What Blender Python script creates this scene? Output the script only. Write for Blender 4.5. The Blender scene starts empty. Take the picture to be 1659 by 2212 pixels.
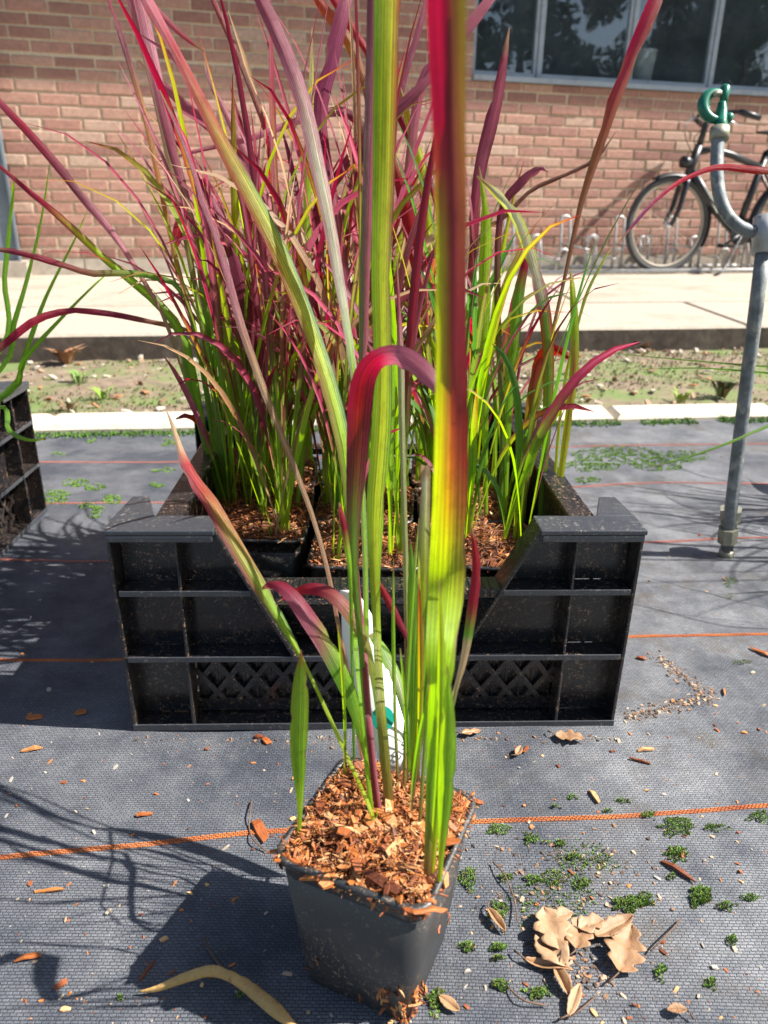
import bpy, math, random
import numpy as np
from mathutils import Vector, Matrix, noise
random.seed(7)
R = math.radians
scn = bpy.context.scene
COL = scn.collection
# ------------------------------------------------------------------ camera
PITCH, ROLL, CH, FU = R(22.5), 0.015, 0.56, 1650.0
CAM = Vector((0, 0, CH))
FW = Vector((0, math.cos(PITCH), -math.sin(PITCH)))
U0 = Vector((0, math.sin(PITCH), math.cos(PITCH))); R0 = Vector((1, 0, 0))
RC = R0*math.cos(ROLL) + U0*math.sin(ROLL)
UC = -R0*math.sin(ROLL) + U0*math.cos(ROLL)
cd = bpy.data.cameras.new('camera'); cam = bpy.data.objects.new('camera', cd); COL.objects.link(cam)
cam.matrix_world = Matrix(((RC.x, UC.x, -FW.x, 0), (RC.y, UC.y, -FW.y, 0), (RC.z, UC.z, -FW.z, CH), (0, 0, 0, 1)))
cd.sensor_fit = 'HORIZONTAL'; cd.sensor_width = 36; cd.lens = 36*FU/1659; cd.clip_start = .02; cd.clip_end = 400
cd.dof.use_dof = True; cd.dof.focus_distance = .74; cd.dof.aperture_fstop = 11
scn.camera = cam
# ------------------------------------------------------------------ light
SUN_EL, SUN_H = R(48), Vector((.9987, -.05, 0))
sd = Vector((SUN_H.x*math.cos(SUN_EL), SUN_H.y*math.cos(SUN_EL), math.sin(SUN_EL)))
w = bpy.data.worlds.new('World'); scn.world = w; w.use_nodes = True
wn = w.node_tree; bg = wn.nodes['Background']
sky = wn.nodes.new('ShaderNodeTexSky'); sky.sky_type = 'NISHITA'; sky.sun_disc = False
sky.sun_elevation = SUN_EL; sky.sun_rotation = math.atan2(SUN_H.x, SUN_H.y)
wn.links.new(sky.outputs[0], bg.inputs[0]); bg.inputs[1].default_value = .075
sl = bpy.data.lights.new('sun', 'SUN'); sun = bpy.data.objects.new('sun', sl); COL.objects.link(sun)
sl.energy = 5.0; sl.angle = R(.53); sl.color = (1, .955, .89)
sun.rotation_euler = sd.to_track_quat('Z', 'Y').to_euler(); sun.location = (3, 1, 4)
scn.view_settings.view_transform = 'Standard'; scn.view_settings.look = 'None'
scn.view_settings.exposure = 1.30; scn.view_settings.gamma = 1; scn.view_settings.use_curve_mapping = False
# ------------------------------------------------------------------ picture -> place
def ray(u, v): return (FW + RC*((u-829.5)/FU) + UC*((1106-v)/FU))
def G(u, v, z=0.0):
    r = ray(u, v); return CAM + r*((z-CH)/r.z)
def D(u, v, d): return CAM + ray(u, v)*d
# ------------------------------------------------------------------ helpers
def link(o, parent=None):
    COL.objects.link(o)
    if parent is not None: o.parent = parent
    return o
def tag(o, label=None, cat=None, group=None, kind=None):
    if label: o['label'] = label
    if cat: o['category'] = cat
    if group: o['group'] = group
    if kind: o['kind'] = kind
    return o
def top(name, label, cat, loc=(0, 0, 0), rz=0, group=None):
    o = bpy.data.objects.new(name, None); o.location = loc; o.rotation_euler = (0, 0, rz); o.empty_display_size = .05
    link(o); return tag(o, label, cat, group)
class MB:
    def __init__(s): s.v = []; s.f = []; s.c = []; s.uv = None
    def add(s, vs, fs, c=None):
        n = len(s.v); s.v += [tuple(p) for p in vs]; s.f += [tuple(i+n for i in f) for f in fs]
        if c is not None: s.c += [c]*len(vs) if not isinstance(c, list) else c
        return s
    def box(s, x0, x1, y0, y1, z0, z1, M=None, c=None):
        vs = [Vector(p) for p in ((x0,y0,z0),(x1,y0,z0),(x1,y1,z0),(x0,y1,z0),(x0,y0,z1),(x1,y0,z1),(x1,y1,z1),(x0,y1,z1))]
        if M is not None: vs = [M@p for p in vs]
        return s.add(vs, [(0,3,2,1),(4,5,6,7),(0,1,5,4),(1,2,6,5),(2,3,7,6),(3,0,4,7)], c)
    def prism_y(s, poly, y0, y1, c=None):       # polygon of (x,z) extruded along y
        n = len(poly)
        vs = [(x, y0, z) for x, z in poly] + [(x, y1, z) for x, z in poly]
        fs = [tuple(range(n)), tuple(range(2*n-1, n-1, -1))] + [(i, i+n, (i+1) % n+n, (i+1) % n) for i in range(n)]
        return s.add(vs, fs, c)
    def prism_z(s, poly, z0, z1, c=None):
        n = len(poly)
        vs = [(x, y, z0) for x, y in poly] + [(x, y, z1) for x, y in poly]
        fs = [tuple(range(n-1, -1, -1)), tuple(range(n, 2*n))] + [(i, (i+1) % n, (i+1) % n+n, i+n) for i in range(n)]
        return s.add(vs, fs, c)
    def plate(s, a, b, th, y0, y1):             # thin plate along segment a-b in xz
        a = Vector((a[0], 0, a[1])); b = Vector((b[0], 0, b[1])); d = (b-a).normalized(); n = Vector((-d.z, 0, d.x))*th/2
        return s.prism_y([((a-n).x, (a-n).z), ((b-n).x, (b-n).z), ((b+n).x, (b+n).z), ((a+n).x, (a+n).z)], y0, y1)
    def tube(s, pts, r, n=10, closed=False, c=None, cap=True):  # round bar
        pts = [Vector(p) for p in pts]; m = len(pts)
        rr = r if isinstance(r, (list, tuple)) else [r]*m
        base = len(s.v); up = None
        for i, p in enumerate(pts):
            if closed: t = pts[(i+1) % m]-pts[i-1]
            else: t = pts[min(i+1, m-1)]-pts[max(i-1, 0)]
            t.normalize()
            if up is None: up = t.orthogonal().normalized()
            up = (up - t*up.dot(t)).normalized(); sd_ = t.cross(up)
            for k in range(n):
                a = 2*math.pi*k/n; s.v.append(tuple(p + (up*math.cos(a)+sd_*math.sin(a))*rr[i]))
                if c is not None: s.c.append(c)
        for i in range(m if closed else m-1):
            for k in range(n):
                a = base+i*n+k; b = base+i*n+(k+1) % n; j = (i+1) % m
                s.f.append((a, b, base+j*n+(k+1) % n, base+j*n+k))
        if cap and not closed:
            s.f.append(tuple(base+k for k in range(n-1, -1, -1))); s.f.append(tuple(base+(m-1)*n+k for k in range(n)))
        return s
    def lathe(s, prof, o=(0, 0, 0), n=24, M=None):
        base = len(s.v); o = Vector(o)
        for r, z in prof:
            for k in range(n):
                a = 2*math.pi*k/n; p = Vector((r*math.cos(a), r*math.sin(a), z))
                if M is not None: p = M@p
                s.v.append(tuple(p+o))
        for i in range(len(prof)-1):
            for k in range(n):
                a = base+i*n+k; b = base+i*n+(k+1) % n; s.f.append((a, b, b+n, a+n))
        s.f.append(tuple(base+k for k in range(n-1, -1, -1))); s.f.append(tuple(base+(len(prof)-1)*n+k for k in range(n)))
        return s
    def mesh(s, name, mat, smooth=False):
        me = bpy.data.meshes.new(name); me.from_pydata(s.v, [], s.f)
        if s.c:
            a = me.color_attributes.new('Col', 'FLOAT_COLOR', 'POINT')
            a.data.foreach_set('color', np.array([(*c[:3], 1) for c in s.c], dtype=np.float32).ravel())
        me.materials.append(mat)
        if smooth: me.polygons.foreach_set('use_smooth', [True]*len(me.polygons))
        me.update(); return me
    def build(s, name, mat, parent=None, smooth=False, loc=None):
        o = bpy.data.objects.new(name, s.mesh(name, mat, smooth)); link(o, parent)
        if loc is not None: o.location = loc
        return o
def copy_tree(o, parent=None):
    c = o.copy(); COL.objects.link(c); c.parent = parent
    for ch in list(o.children): copy_tree(ch, c)
    return c
def catmull(P, n):
    P = [np.array(p, dtype=float) for p in P]
    Q = [2*P[0]-P[1]] + P + [2*P[-1]-P[-2]]; out = []; m = len(P)-1
    for i in range(n+1):
        t = i/n*m; k = min(int(t), m-1); x = t-k; a, b, c, d = Q[k:k+4]
        out.append(.5*((2*b)+(-a+c)*x+(2*a-5*b+4*c-d)*x*x+(-a+3*b-3*c+d)*x**3))
    return out
# ------------------------------------------------------------------ materials
def newmat(name):
    m = bpy.data.materials.new(name); m.use_nodes = True; nt = m.node_tree
    return m, nt, nt.nodes['Principled BSDF'], nt.links.new
def N(nt, t, **kw):
    n = nt.nodes.new(t)
    for k, v in kw.items():
        if hasattr(n, k): setattr(n, k, v)
        else: n.inputs[k].default_value = v
    return n
def ramp(nt, src, stops):
    r = nt.nodes.new('ShaderNodeValToRGB'); e = r.color_ramp.elements
    while len(e) < len(stops): e.new(.5)
    for el, (p, c) in zip(e, stops): el.position = p; el.color = (*c, 1) if len(c) == 3 else c
    nt.links.new(src, r.inputs[0]); return r.outputs[0]
def mixc(nt, fac, a, b, mode='MIX'):
    m = nt.nodes.new('ShaderNodeMix'); m.data_type = 'RGBA'; m.blend_type = mode
    for i, x in ((0, fac), (6, a), (7, b)):
        if isinstance(x, (int, float)): m.inputs[i].default_value = x
        elif isinstance(x, tuple): m.inputs[i].default_value = (*x, 1)
        else: nt.links.new(x, m.inputs[i])
    return m.outputs[2]
def coords(nt, scale=(1, 1, 1), kind='Object'):
    tc = nt.nodes.new('ShaderNodeTexCoord'); mp = nt.nodes.new('ShaderNodeMapping'); mp.inputs['Scale'].default_value = scale
    nt.links.new(tc.outputs[kind], mp.inputs[0]); return mp.outputs[0]
def noise_n(nt, co, scale, detail=4, rough=.55):
    n = N(nt, 'ShaderNodeTexNoise', Scale=scale, Detail=detail, Roughness=rough); nt.links.new(co, n.inputs[0]); return n.outputs[0]
def bump(nt, h, strength, dist, bsdf):
    b = N(nt, 'ShaderNodeBump', Strength=strength, Distance=dist); nt.links.new(h, b.inputs['Height'])
    nt.links.new(b.outputs[0], bsdf.inputs['Normal']); return b
def simple(name, col, rough=.5, metal=0, var=.25, sc=30, bmp=.0, spec=.5, dirt=None):
    m, nt, b, L = newmat(name); co = coords(nt); n = noise_n(nt, co, sc, 6)
    c = ramp(nt, n, [(.25, tuple(x*(1-var) for x in col)), (.75, tuple(min(1, x*(1+var)) for x in col))])
    if dirt:
        n2 = noise_n(nt, co, dirt[1], 8, .7); f = ramp(nt, n2, [(dirt[2], (0, 0, 0)), (dirt[3], (1, 1, 1))]); c = mixc(nt, f, c, dirt[0])
    L(c, b.inputs['Base Color']); b.inputs['Roughness'].default_value = rough; b.inputs['Metallic'].default_value = metal
    b.inputs['Specular IOR Level'].default_value = spec
    if bmp: bump(nt, n, bmp, .002, b)
    return m
# woven ground fabric
def fabric_mat():
    m, nt, b, L = newmat('woven_ground_fabric'); co = coords(nt)
    wob = noise_n(nt, co, 260, 2)
    add = nt.nodes.new('ShaderNodeVectorMath'); add.operation = 'MULTIPLY_ADD'
    L(wob, add.inputs[0]); add.inputs[1].default_value = (.0009,)*3; L(co, add.inputs[2])
    br = N(nt, 'ShaderNodeTexBrick', Scale=1.0); br.offset = .5
    br.inputs['Brick Width'].default_value = .0052; br.inputs['Row Height'].default_value = .0027
    br.inputs['Mortar Size'].default_value = .00055; br.inputs['Mortar Smooth'].default_value = .9
    br.inputs['Color1'].default_value = (1, 1, 1, 1); br.inputs['Color2'].default_value = (.72, .72, .72, 1); br.inputs['Mortar'].default_value = (.1, .1, .1, 1)
    L(add.outputs[0], br.inputs[0])
    rib = N(nt, 'ShaderNodeTexWave', Scale=290); rib.bands_direction = 'X'; L(co, rib.inputs[0])
    n1 = noise_n(nt, co, 5, 9, .72); n2 = noise_n(nt, co, 420, 3, .8); n3 = noise_n(nt, coords(nt, (1.2, 5, 1)), 6, 6, .7)
    base = mixc(nt, br.outputs[0], (.010, .012, .018), (.066, .077, .100))
    dustf = ramp(nt, n1, [(.42, (.0, .0, .0)), (.64, (.8, .8, .8))])
    dustf = mixc(nt, 1.0, dustf, ramp(nt, n3, [(.3, (.45, .45, .45)), (.7, (1, 1, 1))]), 'MULTIPLY')
    sx = nt.nodes.new('ShaderNodeSeparateXYZ'); L(co, sx.inputs[0]); mr = N(nt, 'ShaderNodeMapRange'); mr.inputs[1].default_value = -.15; mr.inputs[2].default_value = .30; L(sx.outputs[0], mr.inputs[0])
    n4 = noise_n(nt, co, 11, 9, .75); extra = mixc(nt, 1.0, mr.outputs[0], ramp(nt, n4, [(.36, (.0, .0, .0)), (.62, (.55, .55, .55))]), 'MULTIPLY')
    dustf = mixc(nt, 1.0, dustf, extra, 'ADD')
    c = mixc(nt, dustf, base, mixc(nt, br.outputs[0], (.060, .063, .070), (.32, .325, .335)))
    spk = ramp(nt, n2, [(.63, (0, 0, 0)), (.70, (1, 1, 1))])
    c = mixc(nt, mixc(nt, 1.0, spk, (.6, .6, .6), 'MULTIPLY'), c, (.38, .37, .35))
    st = mixc(nt, 1.0, mr.outputs[0], ramp(nt, noise_n(nt, co, 7, 10, .8), [(.52, (0, 0, 0)), (.64, (.6, .6, .6))]), 'MULTIPLY')
    c = mixc(nt, st, c, (.085, .065, .042))
    L(c, b.inputs['Base Color'])
    b.inputs['Roughness'].default_value = .52; b.inputs['Specular IOR Level'].default_value = .6
    h = mixc(nt, .35, br.outputs[0], rib.outputs[0])
    bump(nt, h, .9, .0014, b)
    return m
M_FAB = fabric_mat()
def thread_mat(c0, c1):
    m, nt, b, L = newmat('marker_thread'); co = coords(nt)
    n = noise_n(nt, co, 25, 6); L(ramp(nt, n, [(.3, c0), (.7, c1)]), b.inputs['Base Color']); b.inputs['Roughness'].default_value = .5; return m
M_THR = thread_mat((.42, .10, .03), (.70, .22, .05)); M_THR2 = thread_mat((.34, .11, .08), (.48, .17, .12))
def plastic(name, col=(.014, .015, .018), rough=.26, dustc=(.30, .22, .15), lo=.47, hi=.58, dsc=18):
    m, nt, b, L = newmat(name); co = coords(nt)
    vo = N(nt, 'ShaderNodeTexVoronoi', Scale=330); L(co, vo.inputs[0])
    dots = ramp(nt, vo.outputs['Distance'], [(.13, (1, 1, 1)), (.23, (0, 0, 0))])
    n = noise_n(nt, co, dsc, 7, .7); area = ramp(nt, n, [(lo-.1, (0, 0, 0)), (hi+.08, (1, 1, 1))])
    d2 = ramp(nt, noise_n(nt, co, 190, 5, .75), [(.57, (0, 0, 0)), (.63, (1, 1, 1))])
    sp = mixc(nt, 1.0, mixc(nt, 1.0, dots, d2, 'ADD'), area, 'MULTIPLY')
    smear = ramp(nt, noise_n(nt, co, 9, 8, .7), [(.46, (0, 0, 0)), (.75, (.20, .20, .20))])
    c = mixc(nt, smear, col, tuple(x*.35 for x in dustc)); c = mixc(nt, sp, c, dustc)
    L(c, b.inputs['Base Color']); b.inputs['Specular IOR Level'].default_value = .7
    L(ramp(nt, noise_n(nt, co, 14, 6), [(.3, (rough-.08,)*3), (.7, (rough+.17,)*3)]), b.inputs['Roughness'])
    bump(nt, noise_n(nt, co, 120, 5), .12, .001, b); return m
M_CRATE = plastic('black_crate_plastic', (.010, .011, .014), .22, (.32, .20, .12), .44, .56, 15); M_POT = plastic('black_pot_plastic', (.026, .027, .028), .42, (.36, .26, .18), .50, .62, 14)
M_LIP = plastic('sky_gloss_plastic_edge', (.036, .040, .048), .3, (.30, .27, .22), .52, .64, 22)  # lighter bluish base paints sky gloss on rims and edges, plus dust
M_INPOT = plastic('inner_pot_plastic', (.008, .008, .009), .4)
def chip_mat(attr):
    m, nt, b, L = newmat('bark_chip'); co = coords(nt, (1, 6, 6) if not attr else (1, 1, 1))
    if attr:
        a = nt.nodes.new('ShaderNodeAttribute'); a.attribute_name = 'Col'; base = a.outputs[0]
    else:
        oi = nt.nodes.new('ShaderNodeObjectInfo')
        base = ramp(nt, oi.outputs['Random'], [(0, (.14, .035, .012)), (.3, (.34, .095, .022)), (.6, (.48, .16, .035)), (.85, (.52, .23, .08)), (1, (.62, .38, .18))])
    n = noise_n(nt, co, 160 if not attr else 420, 6, .7)
    L(mixc(nt, .75, base, ramp(nt, n, [(.3, (.30, .27, .24)), (.62, (1.15, 1.1, 1.0))]), 'MULTIPLY'), b.inputs['Base Color'])
    b.inputs['Roughness'].default_value = .55; bump(nt, n, .8, .0008, b); return m
M_CHIP = chip_mat(False); M_CHIPA = chip_mat(True)
def leaf_mat():
    m, nt, b, L = newmat('grass_blade'); a = nt.nodes.new('ShaderNodeAttribute'); a.attribute_name = 'Col'
    uv = coords(nt, (1, 1, 1), 'UV')
    n = noise_n(nt, coords(nt, (22, .8, 1), 'UV'), 1.0, 4, .65); blot = noise_n(nt, coords(nt, (2, 9, 1), 'UV'), 1.0, 7, .7)
    c = mixc(nt, .8, a.outputs[0], ramp(nt, n, [(.36, (.48, .46, .50)), (.60, (1.35, 1.32, 1.25))]), 'MULTIPLY')
    wv = N(nt, 'ShaderNodeTexWave', Scale=2.6, Distortion=1.6, Detail=2); wv.bands_direction = 'X'; wv.inputs['Detail Scale'].default_value = .6
    L(coords(nt, (1, .10, 1), 'UV'), wv.inputs[0])
    c = mixc(nt, .55, c, ramp(nt, wv.outputs[1], [(.1, (.62, .60, .62)), (.55, (1.18, 1.16, 1.1))]), 'MULTIPLY')
    c = mixc(nt, .5, c, ramp(nt, blot, [(.36, (.62, .55, .55)), (.5, (1, 1, 1))]), 'MULTIPLY')
    spots = ramp(nt, noise_n(nt, coords(nt, (14, 120, 1), 'UV'), 1.0, 2, .5), [(.72, (0, 0, 0)), (.76, (.5, .5, .5))])
    c = mixc(nt, spots, c, (.12, .07, .04))
    L(c, b.inputs['Base Color']); b.inputs['Roughness'].default_value = .40; b.inputs['Specular IOR Level'].default_value = .5
    bump(nt, n, .7, .0012, b)
    hs = N(nt, 'ShaderNodeHueSaturation', Saturation=1.08, Value=1.9); L(c, hs.inputs['Color'])
    tr = nt.nodes.new('ShaderNodeBsdfTranslucent'); L(hs.outputs[0], tr.inputs[0])
    mx = N(nt, 'ShaderNodeMixShader'); mx.inputs[0].default_value = .46
    L(b.outputs[0], mx.inputs[1]); L(tr.outputs[0], mx.inputs[2]); L(mx.outputs[0], nt.nodes['Material Output'].inputs[0]); return m
M_LEAF = leaf_mat()
def brick_mat(attr):
    m, nt, b, L = newmat('red_brick'); co = coords(nt)
    if attr:
        a = nt.nodes.new('ShaderNodeAttribute'); a.attribute_name = 'Col'; sep = nt.nodes.new('ShaderNodeSeparateColor'); L(a.outputs[0], sep.inputs[0]); r = sep.outputs[0]
    else: r = nt.nodes.new('ShaderNodeObjectInfo').outputs['Random']
    base = ramp(nt, r, [(0, (.25, .12, .095)), (.2, (.34, .175, .135)), (.5, (.41, .22, .165)), (.8, (.45, .255, .19)), (1, (.47, .33, .25))])
    geo = nt.nodes.new('ShaderNodeNewGeometry')
    n = noise_n(nt, geo.outputs['Position'], 45, 8, .7)
    c = mixc(nt, .6, base, ramp(nt, n, [(.32, (.5, .48, .48)), (.62, (1.15, 1.12, 1.1))]), 'MULTIPLY')
    big = noise_n(nt, geo.outputs['Position'], 2.2, 6, .7)
    c = mixc(nt, ramp(nt, big, [(.5, (0, 0, 0)), (.75, (.35, .35, .35))]), c, (.42, .32, .24))
    sx = nt.nodes.new('ShaderNodeSeparateXYZ'); L(geo.outputs['Position'], sx.inputs[0])
    mr = N(nt, 'ShaderNodeMapRange'); mr.inputs[1].default_value = .42; mr.inputs[2].default_value = .16; L(sx.outputs[2], mr.inputs[0])
    foot_dark = mixc(nt, 1.0, mr.outputs[0], ramp(nt, noise_n(nt, geo.outputs['Position'], 7, 7, .7), [(.35, (0, 0, 0)), (.6, (.8, .8, .8))]), 'MULTIPLY')  # patchy darker brown towards the foot of the wall
    c = mixc(nt, foot_dark, c, (.10, .05, .038))
    L(c, b.inputs['Base Color']); b.inputs['Roughness'].default_value = .85; bump(nt, n, .5, .003, b); return m
M_BRK = brick_mat(False); M_BRKA = brick_mat(True)
M_MORT = simple('lime_mortar', (.58, .47, .33), .95, 0, .25, 60, .5, dirt=((.12, .09, .07), 5, .62, .8))
M_CONC = simple('pale_concrete', (.37, .315, .25), .9, 0, .16, 60, .6, dirt=((.22, .18, .13), 3.2, .50, .80))
M_CONCD = simple('painted_shade_kerb_face', (.075, .058, .045), .95, 0, .5, 30, .9, dirt=((.20, .16, .12), 25, .6, .75))  # shade on the kerb's front face put into a dark base colour
M_PLINTH = simple('plinth_concrete', (.36, .31, .25), .9, 0, .3, 18, .6, dirt=((.09, .08, .065), 9, .55, .75))
M_EDGE = simple('edging_concrete', (.52, .46, .36), .9, 0, .12, 30, .6, dirt=((.24, .24, .12), 16, .58, .8))
M_SOIL = simple('bare_soil', (.185, .135, .092), .95, 0, .45, 22, 1.0, dirt=((.12, .17, .045), 4, .44, .60))
M_SOILD = simple('dark_compost', (.13, .045, .018), .95, 0, .5, 160, 1.0)
M_STEEL = simple('galvanised_steel', (.42, .42, .41), .5, .5, .25, 40, .2, dirt=((.25, .22, .18), 20, .62, .75))
M_PIPE = simple('weathered_galvanised_pipe', (.17, .19, .195), .62, .3, .5, 55, .6, dirt=((.30, .31, .28), 45, .54, .62))
M_PIPEB = simple('old_brass_fitting', (.30, .29, .22), .55, .5, .3, 70, .4)
M_GREEN = simple('green_valve_plastic', (.004, .13, .075), .35, 0, .15, 40)
M_BLK = simple('black_bicycle_paint', (.010, .011, .014), .38, 0, .2, 20)
M_TYRE = simple('grey_black_tyre', (.05, .05, .05), .8, 0, .2, 30); M_RIM = simple('tan_tyre_wall', (.28, .25, .20), .6, .2, .1, 30)
M_SILV = simple('bright_metal', (.7, .7, .72), .25, .9, .1, 20)
M_WHT = simple('white_plastic', (.78, .80, .80), .4, 0, .04, 10)
M_TEAL = simple('teal_sticker', (.0, .27, .22), .5, 0, .08, 200); M_INK = simple('black_ink', (.01, .01, .012), .6)
M_FRAME = simple('weathered_white_frame', (.33, .38, .43), .5, 0, .12, 12, dirt=((.2, .21, .22), 14, .55, .8))
M_COLM = simple('grey_blue_steel', (.16, .20, .235), .45, .1, .35, 3, dirt=((.32, .36, .38), 3, .5, .7))
M_ROOM = simple('dark_room', (.12, .14, .175), .9)
M_DRY = simple('dry_tan_leaf', (.30, .165, .08), .6, 0, .25, 60, .8, dirt=((.14, .07, .035), 60, .53, .7))
M_OCHRE = simple('ochre_dead_blade', (.42, .27, .10), .6, 0, .25, 90, .6)
M_TWIG = simple('brown_twig', (.12, .07, .045), .8, 0, .3, 120, .5)
def attr_mat(name, rough=.8, transl=.0):
    m, nt, b, L = newmat(name); a = nt.nodes.new('ShaderNodeAttribute'); a.attribute_name = 'Col'
    L(a.outputs[0], b.inputs['Base Color']); b.inputs['Roughness'].default_value = rough; return m
M_MOSS = attr_mat('moss'); M_DEB = attr_mat('crumbs')
def glass_mat():
    m, nt, b, L = newmat('window_glass'); nt.nodes.remove(b)
    t = nt.nodes.new('ShaderNodeBsdfTransparent'); t.inputs[0].default_value = (.80, .84, .86, 1)
    g = nt.nodes.new('ShaderNodeBsdfGlossy'); g.inputs['Roughness'].default_value = .012
    lw = nt.nodes.new('ShaderNodeLayerWeight'); fr = ramp(nt, lw.outputs['Facing'], [(0, (.09, .09, .09)), (.5, (.16, .16, .16)), (1, (.95, .95, .95))]); mx = nt.nodes.new('ShaderNodeMixShader')
    nn = noise_n(nt, coords(nt), 3, 2); bp = N(nt, 'ShaderNodeBump', Strength=.06, Distance=.02); L(nn, bp.inputs['Height']); L(bp.outputs[0], g.inputs['Normal'])
    L(fr, mx.inputs[0]); L(t.outputs[0], mx.inputs[1]); L(g.outputs[0], mx.inputs[2])
    df = nt.nodes.new('ShaderNodeBsdfDiffuse'); df.inputs[0].default_value = (.42, .50, .60, 1); m2 = nt.nodes.new('ShaderNodeMixShader')
    L(ramp(nt, noise_n(nt, coords(nt), 4, 6, .7), [(.3, (.02, .02, .02)), (.75, (.08, .08, .08))]), m2.inputs[0]); L(mx.outputs[0], m2.inputs[1]); L(df.outputs[0], m2.inputs[2])
    L(m2.outputs[0], nt.nodes['Material Output'].inputs[0]); return m
M_GLASS = glass_mat()

# ------------------------------------------------------------------ ground
def gh(x, y):                                   # gentle lift of the fabric
    s = min(1, max(0, (1.84-y)/.2))
    r = 1.0*max(0, x-.25)
    h = .0035*noise.noise(Vector((x*3.1, y*4.3, 0))) + (.0016+.002*min(r, 1))*noise.noise(Vector((x*5+y*2, y*19, 3)))
    h += (.0026*min(1, max(0, (x-.25)*4))*math.exp(-((y-1.0)/.28)**2)+.0012*math.exp(-((y-.62)/.2)**2)*min(1, max(0, x*3)))*noise.noise(Vector((x*3+y*6, y*34, 8)))
    h += .0011*noise.noise(Vector((x*8+y*3, y*13, 1)))+.0007*noise.noise(Vector((x*21, y*24, 2)))
    h += .004*math.exp(-((x-.70)**2+(y-1.17)**2)/.012)
    return max(-.004, h)*s + .004
def sheet(name, x0, x1, y0f, y1f, nx, ny, zf, mat, parent=None):
    m = MB(); V = []
    for j in range(ny+1):
        for i in range(nx+1):
            x = x0+(x1-x0)*i/nx; a, b_ = y0f(x), y1f(x); y = a+(b_-a)*j/ny; V.append((x, y, zf(x, y)))
    F = [(j*(nx+1)+i, j*(nx+1)+i+1, (j+1)*(nx+1)+i+1, (j+1)*(nx+1)+i) for j in range(ny) for i in range(nx)]
    m.add(V, F); return m.build(name, mat, parent, True)
def line_fn(a, b): return lambda x: a.y+(b.y-a.y)*(x-a.x)/(b.x-a.x)
ED0 = line_fn(G(90, 944), G(1600, 912))          # fabric meets the edging stones
ED1 = line_fn(G(90, 898, .02), G(1600, 874, .02))
KB = line_fn(G(100, 722, .1), G(1600, 703, .1))
WALL0, WALL1 = G(120, 595, .1), G(1470, 580, .1)
WL = line_fn(WALL0, WALL1)
tag(sheet('ground', -60, 60, lambda x: -60, lambda x: 70, 8, 8, lambda x, y: -.03, M_SOIL), kind='structure')
fab = tag(sheet('fabric_ground', -3.2, 3.2, lambda x: -1.2, lambda x: ED0(x)+.015, 260, 330, gh, M_FAB), kind='structure')
tag(sheet('verge_soil', -6, 6, lambda x: ED1(x)-.05, lambda x: KB(x)+.05, 200, 40,
          lambda x, y: .004+.010*noise.noise(Vector((x*3, y*4, 5)))+.006*noise.noise(Vector((x*14, y*18, 1))), M_SOIL), kind='structure')
# pavement: kerb stones and slabs
def slab_row(name, xs, f0, f1, z0, z1, mat, jit=.003, facemat=None, parent=None, bev=.006):
    out = []
    for i in range(len(xs)-1):
        a, b_ = xs[i]+.004, xs[i+1]-.004; dz = random.uniform(-jit, jit)
        n = max(2, int((b_-a)/.12)); m = MB(); V = []
        P = []
        for k in range(n+1):
            x = a+(b_-a)*k/n; e = random.uniform(-1, 1)*bev*.5; P.append((x, f0(x)+e))
        Q = [(a+(b_-a)*k/n, f1(a+(b_-a)*k/n)) for k in range(n, -1, -1)]
        poly = P+Q; nn = len(poly); cx = sum(p[0] for p in poly)/nn; cy = sum(p[1] for p in poly)/nn
        ins = [(x+(bev if x < cx else -bev)*(1 if abs(x-cx) > (b_-a)*.49 else 0), y+(bev if y < cy else -bev)) for x, y in poly]
        V = [(x, y, z0) for x, y in poly]+[(x, y, z1+dz-bev) for x, y in poly]+[(x, y, z1+dz) for x, y in ins]
        F = [(k, (k+1) % nn, (k+1) % nn+nn, k+nn) for k in range(nn)]+[(k+nn, (k+1) % nn+nn, (k+1) % nn+2*nn, k+2*nn) for k in range(nn)]
        F.append(tuple(range(2*nn, 3*nn)))
        m.add(V, F); o = m.build(name, mat, parent)
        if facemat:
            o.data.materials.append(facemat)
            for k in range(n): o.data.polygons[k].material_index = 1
        out.append(o)
    return out
pv = tag(bpy.data.objects.new('pavement', None), kind='structure'); link(pv)
mid = lambda x: KB(x)+(G(300, 660, .1).y-G(300, 722, .1).y)
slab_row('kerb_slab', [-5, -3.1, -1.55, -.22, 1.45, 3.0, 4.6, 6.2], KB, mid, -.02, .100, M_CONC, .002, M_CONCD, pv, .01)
slab_row('paving_slab', [-7, -4.4, -2.3, .9, 3.4, 6.4, 9], lambda x: mid(x)+.026, lambda x: WL(x)+.3, -.02, .102, M_CONC, .002, None, pv, .006)
ek = tag(bpy.data.objects.new('edging_kerb', None), kind='structure'); link(ek)
xe = [-2.9, -2.1, -1.28, -.86, -.02, .62, 1.10, 1.9, 2.8, 3.6]
slab_row('edging_stone', xe, lambda x: ED0(x)+.01+.008*noise.noise(Vector((x*4, 0, 0))), lambda x: ED1(x)+.01+.012*noise.noise(Vector((x*3, 9, 0))), -.02, .024, M_EDGE, .004, None, ek, .012)
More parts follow.
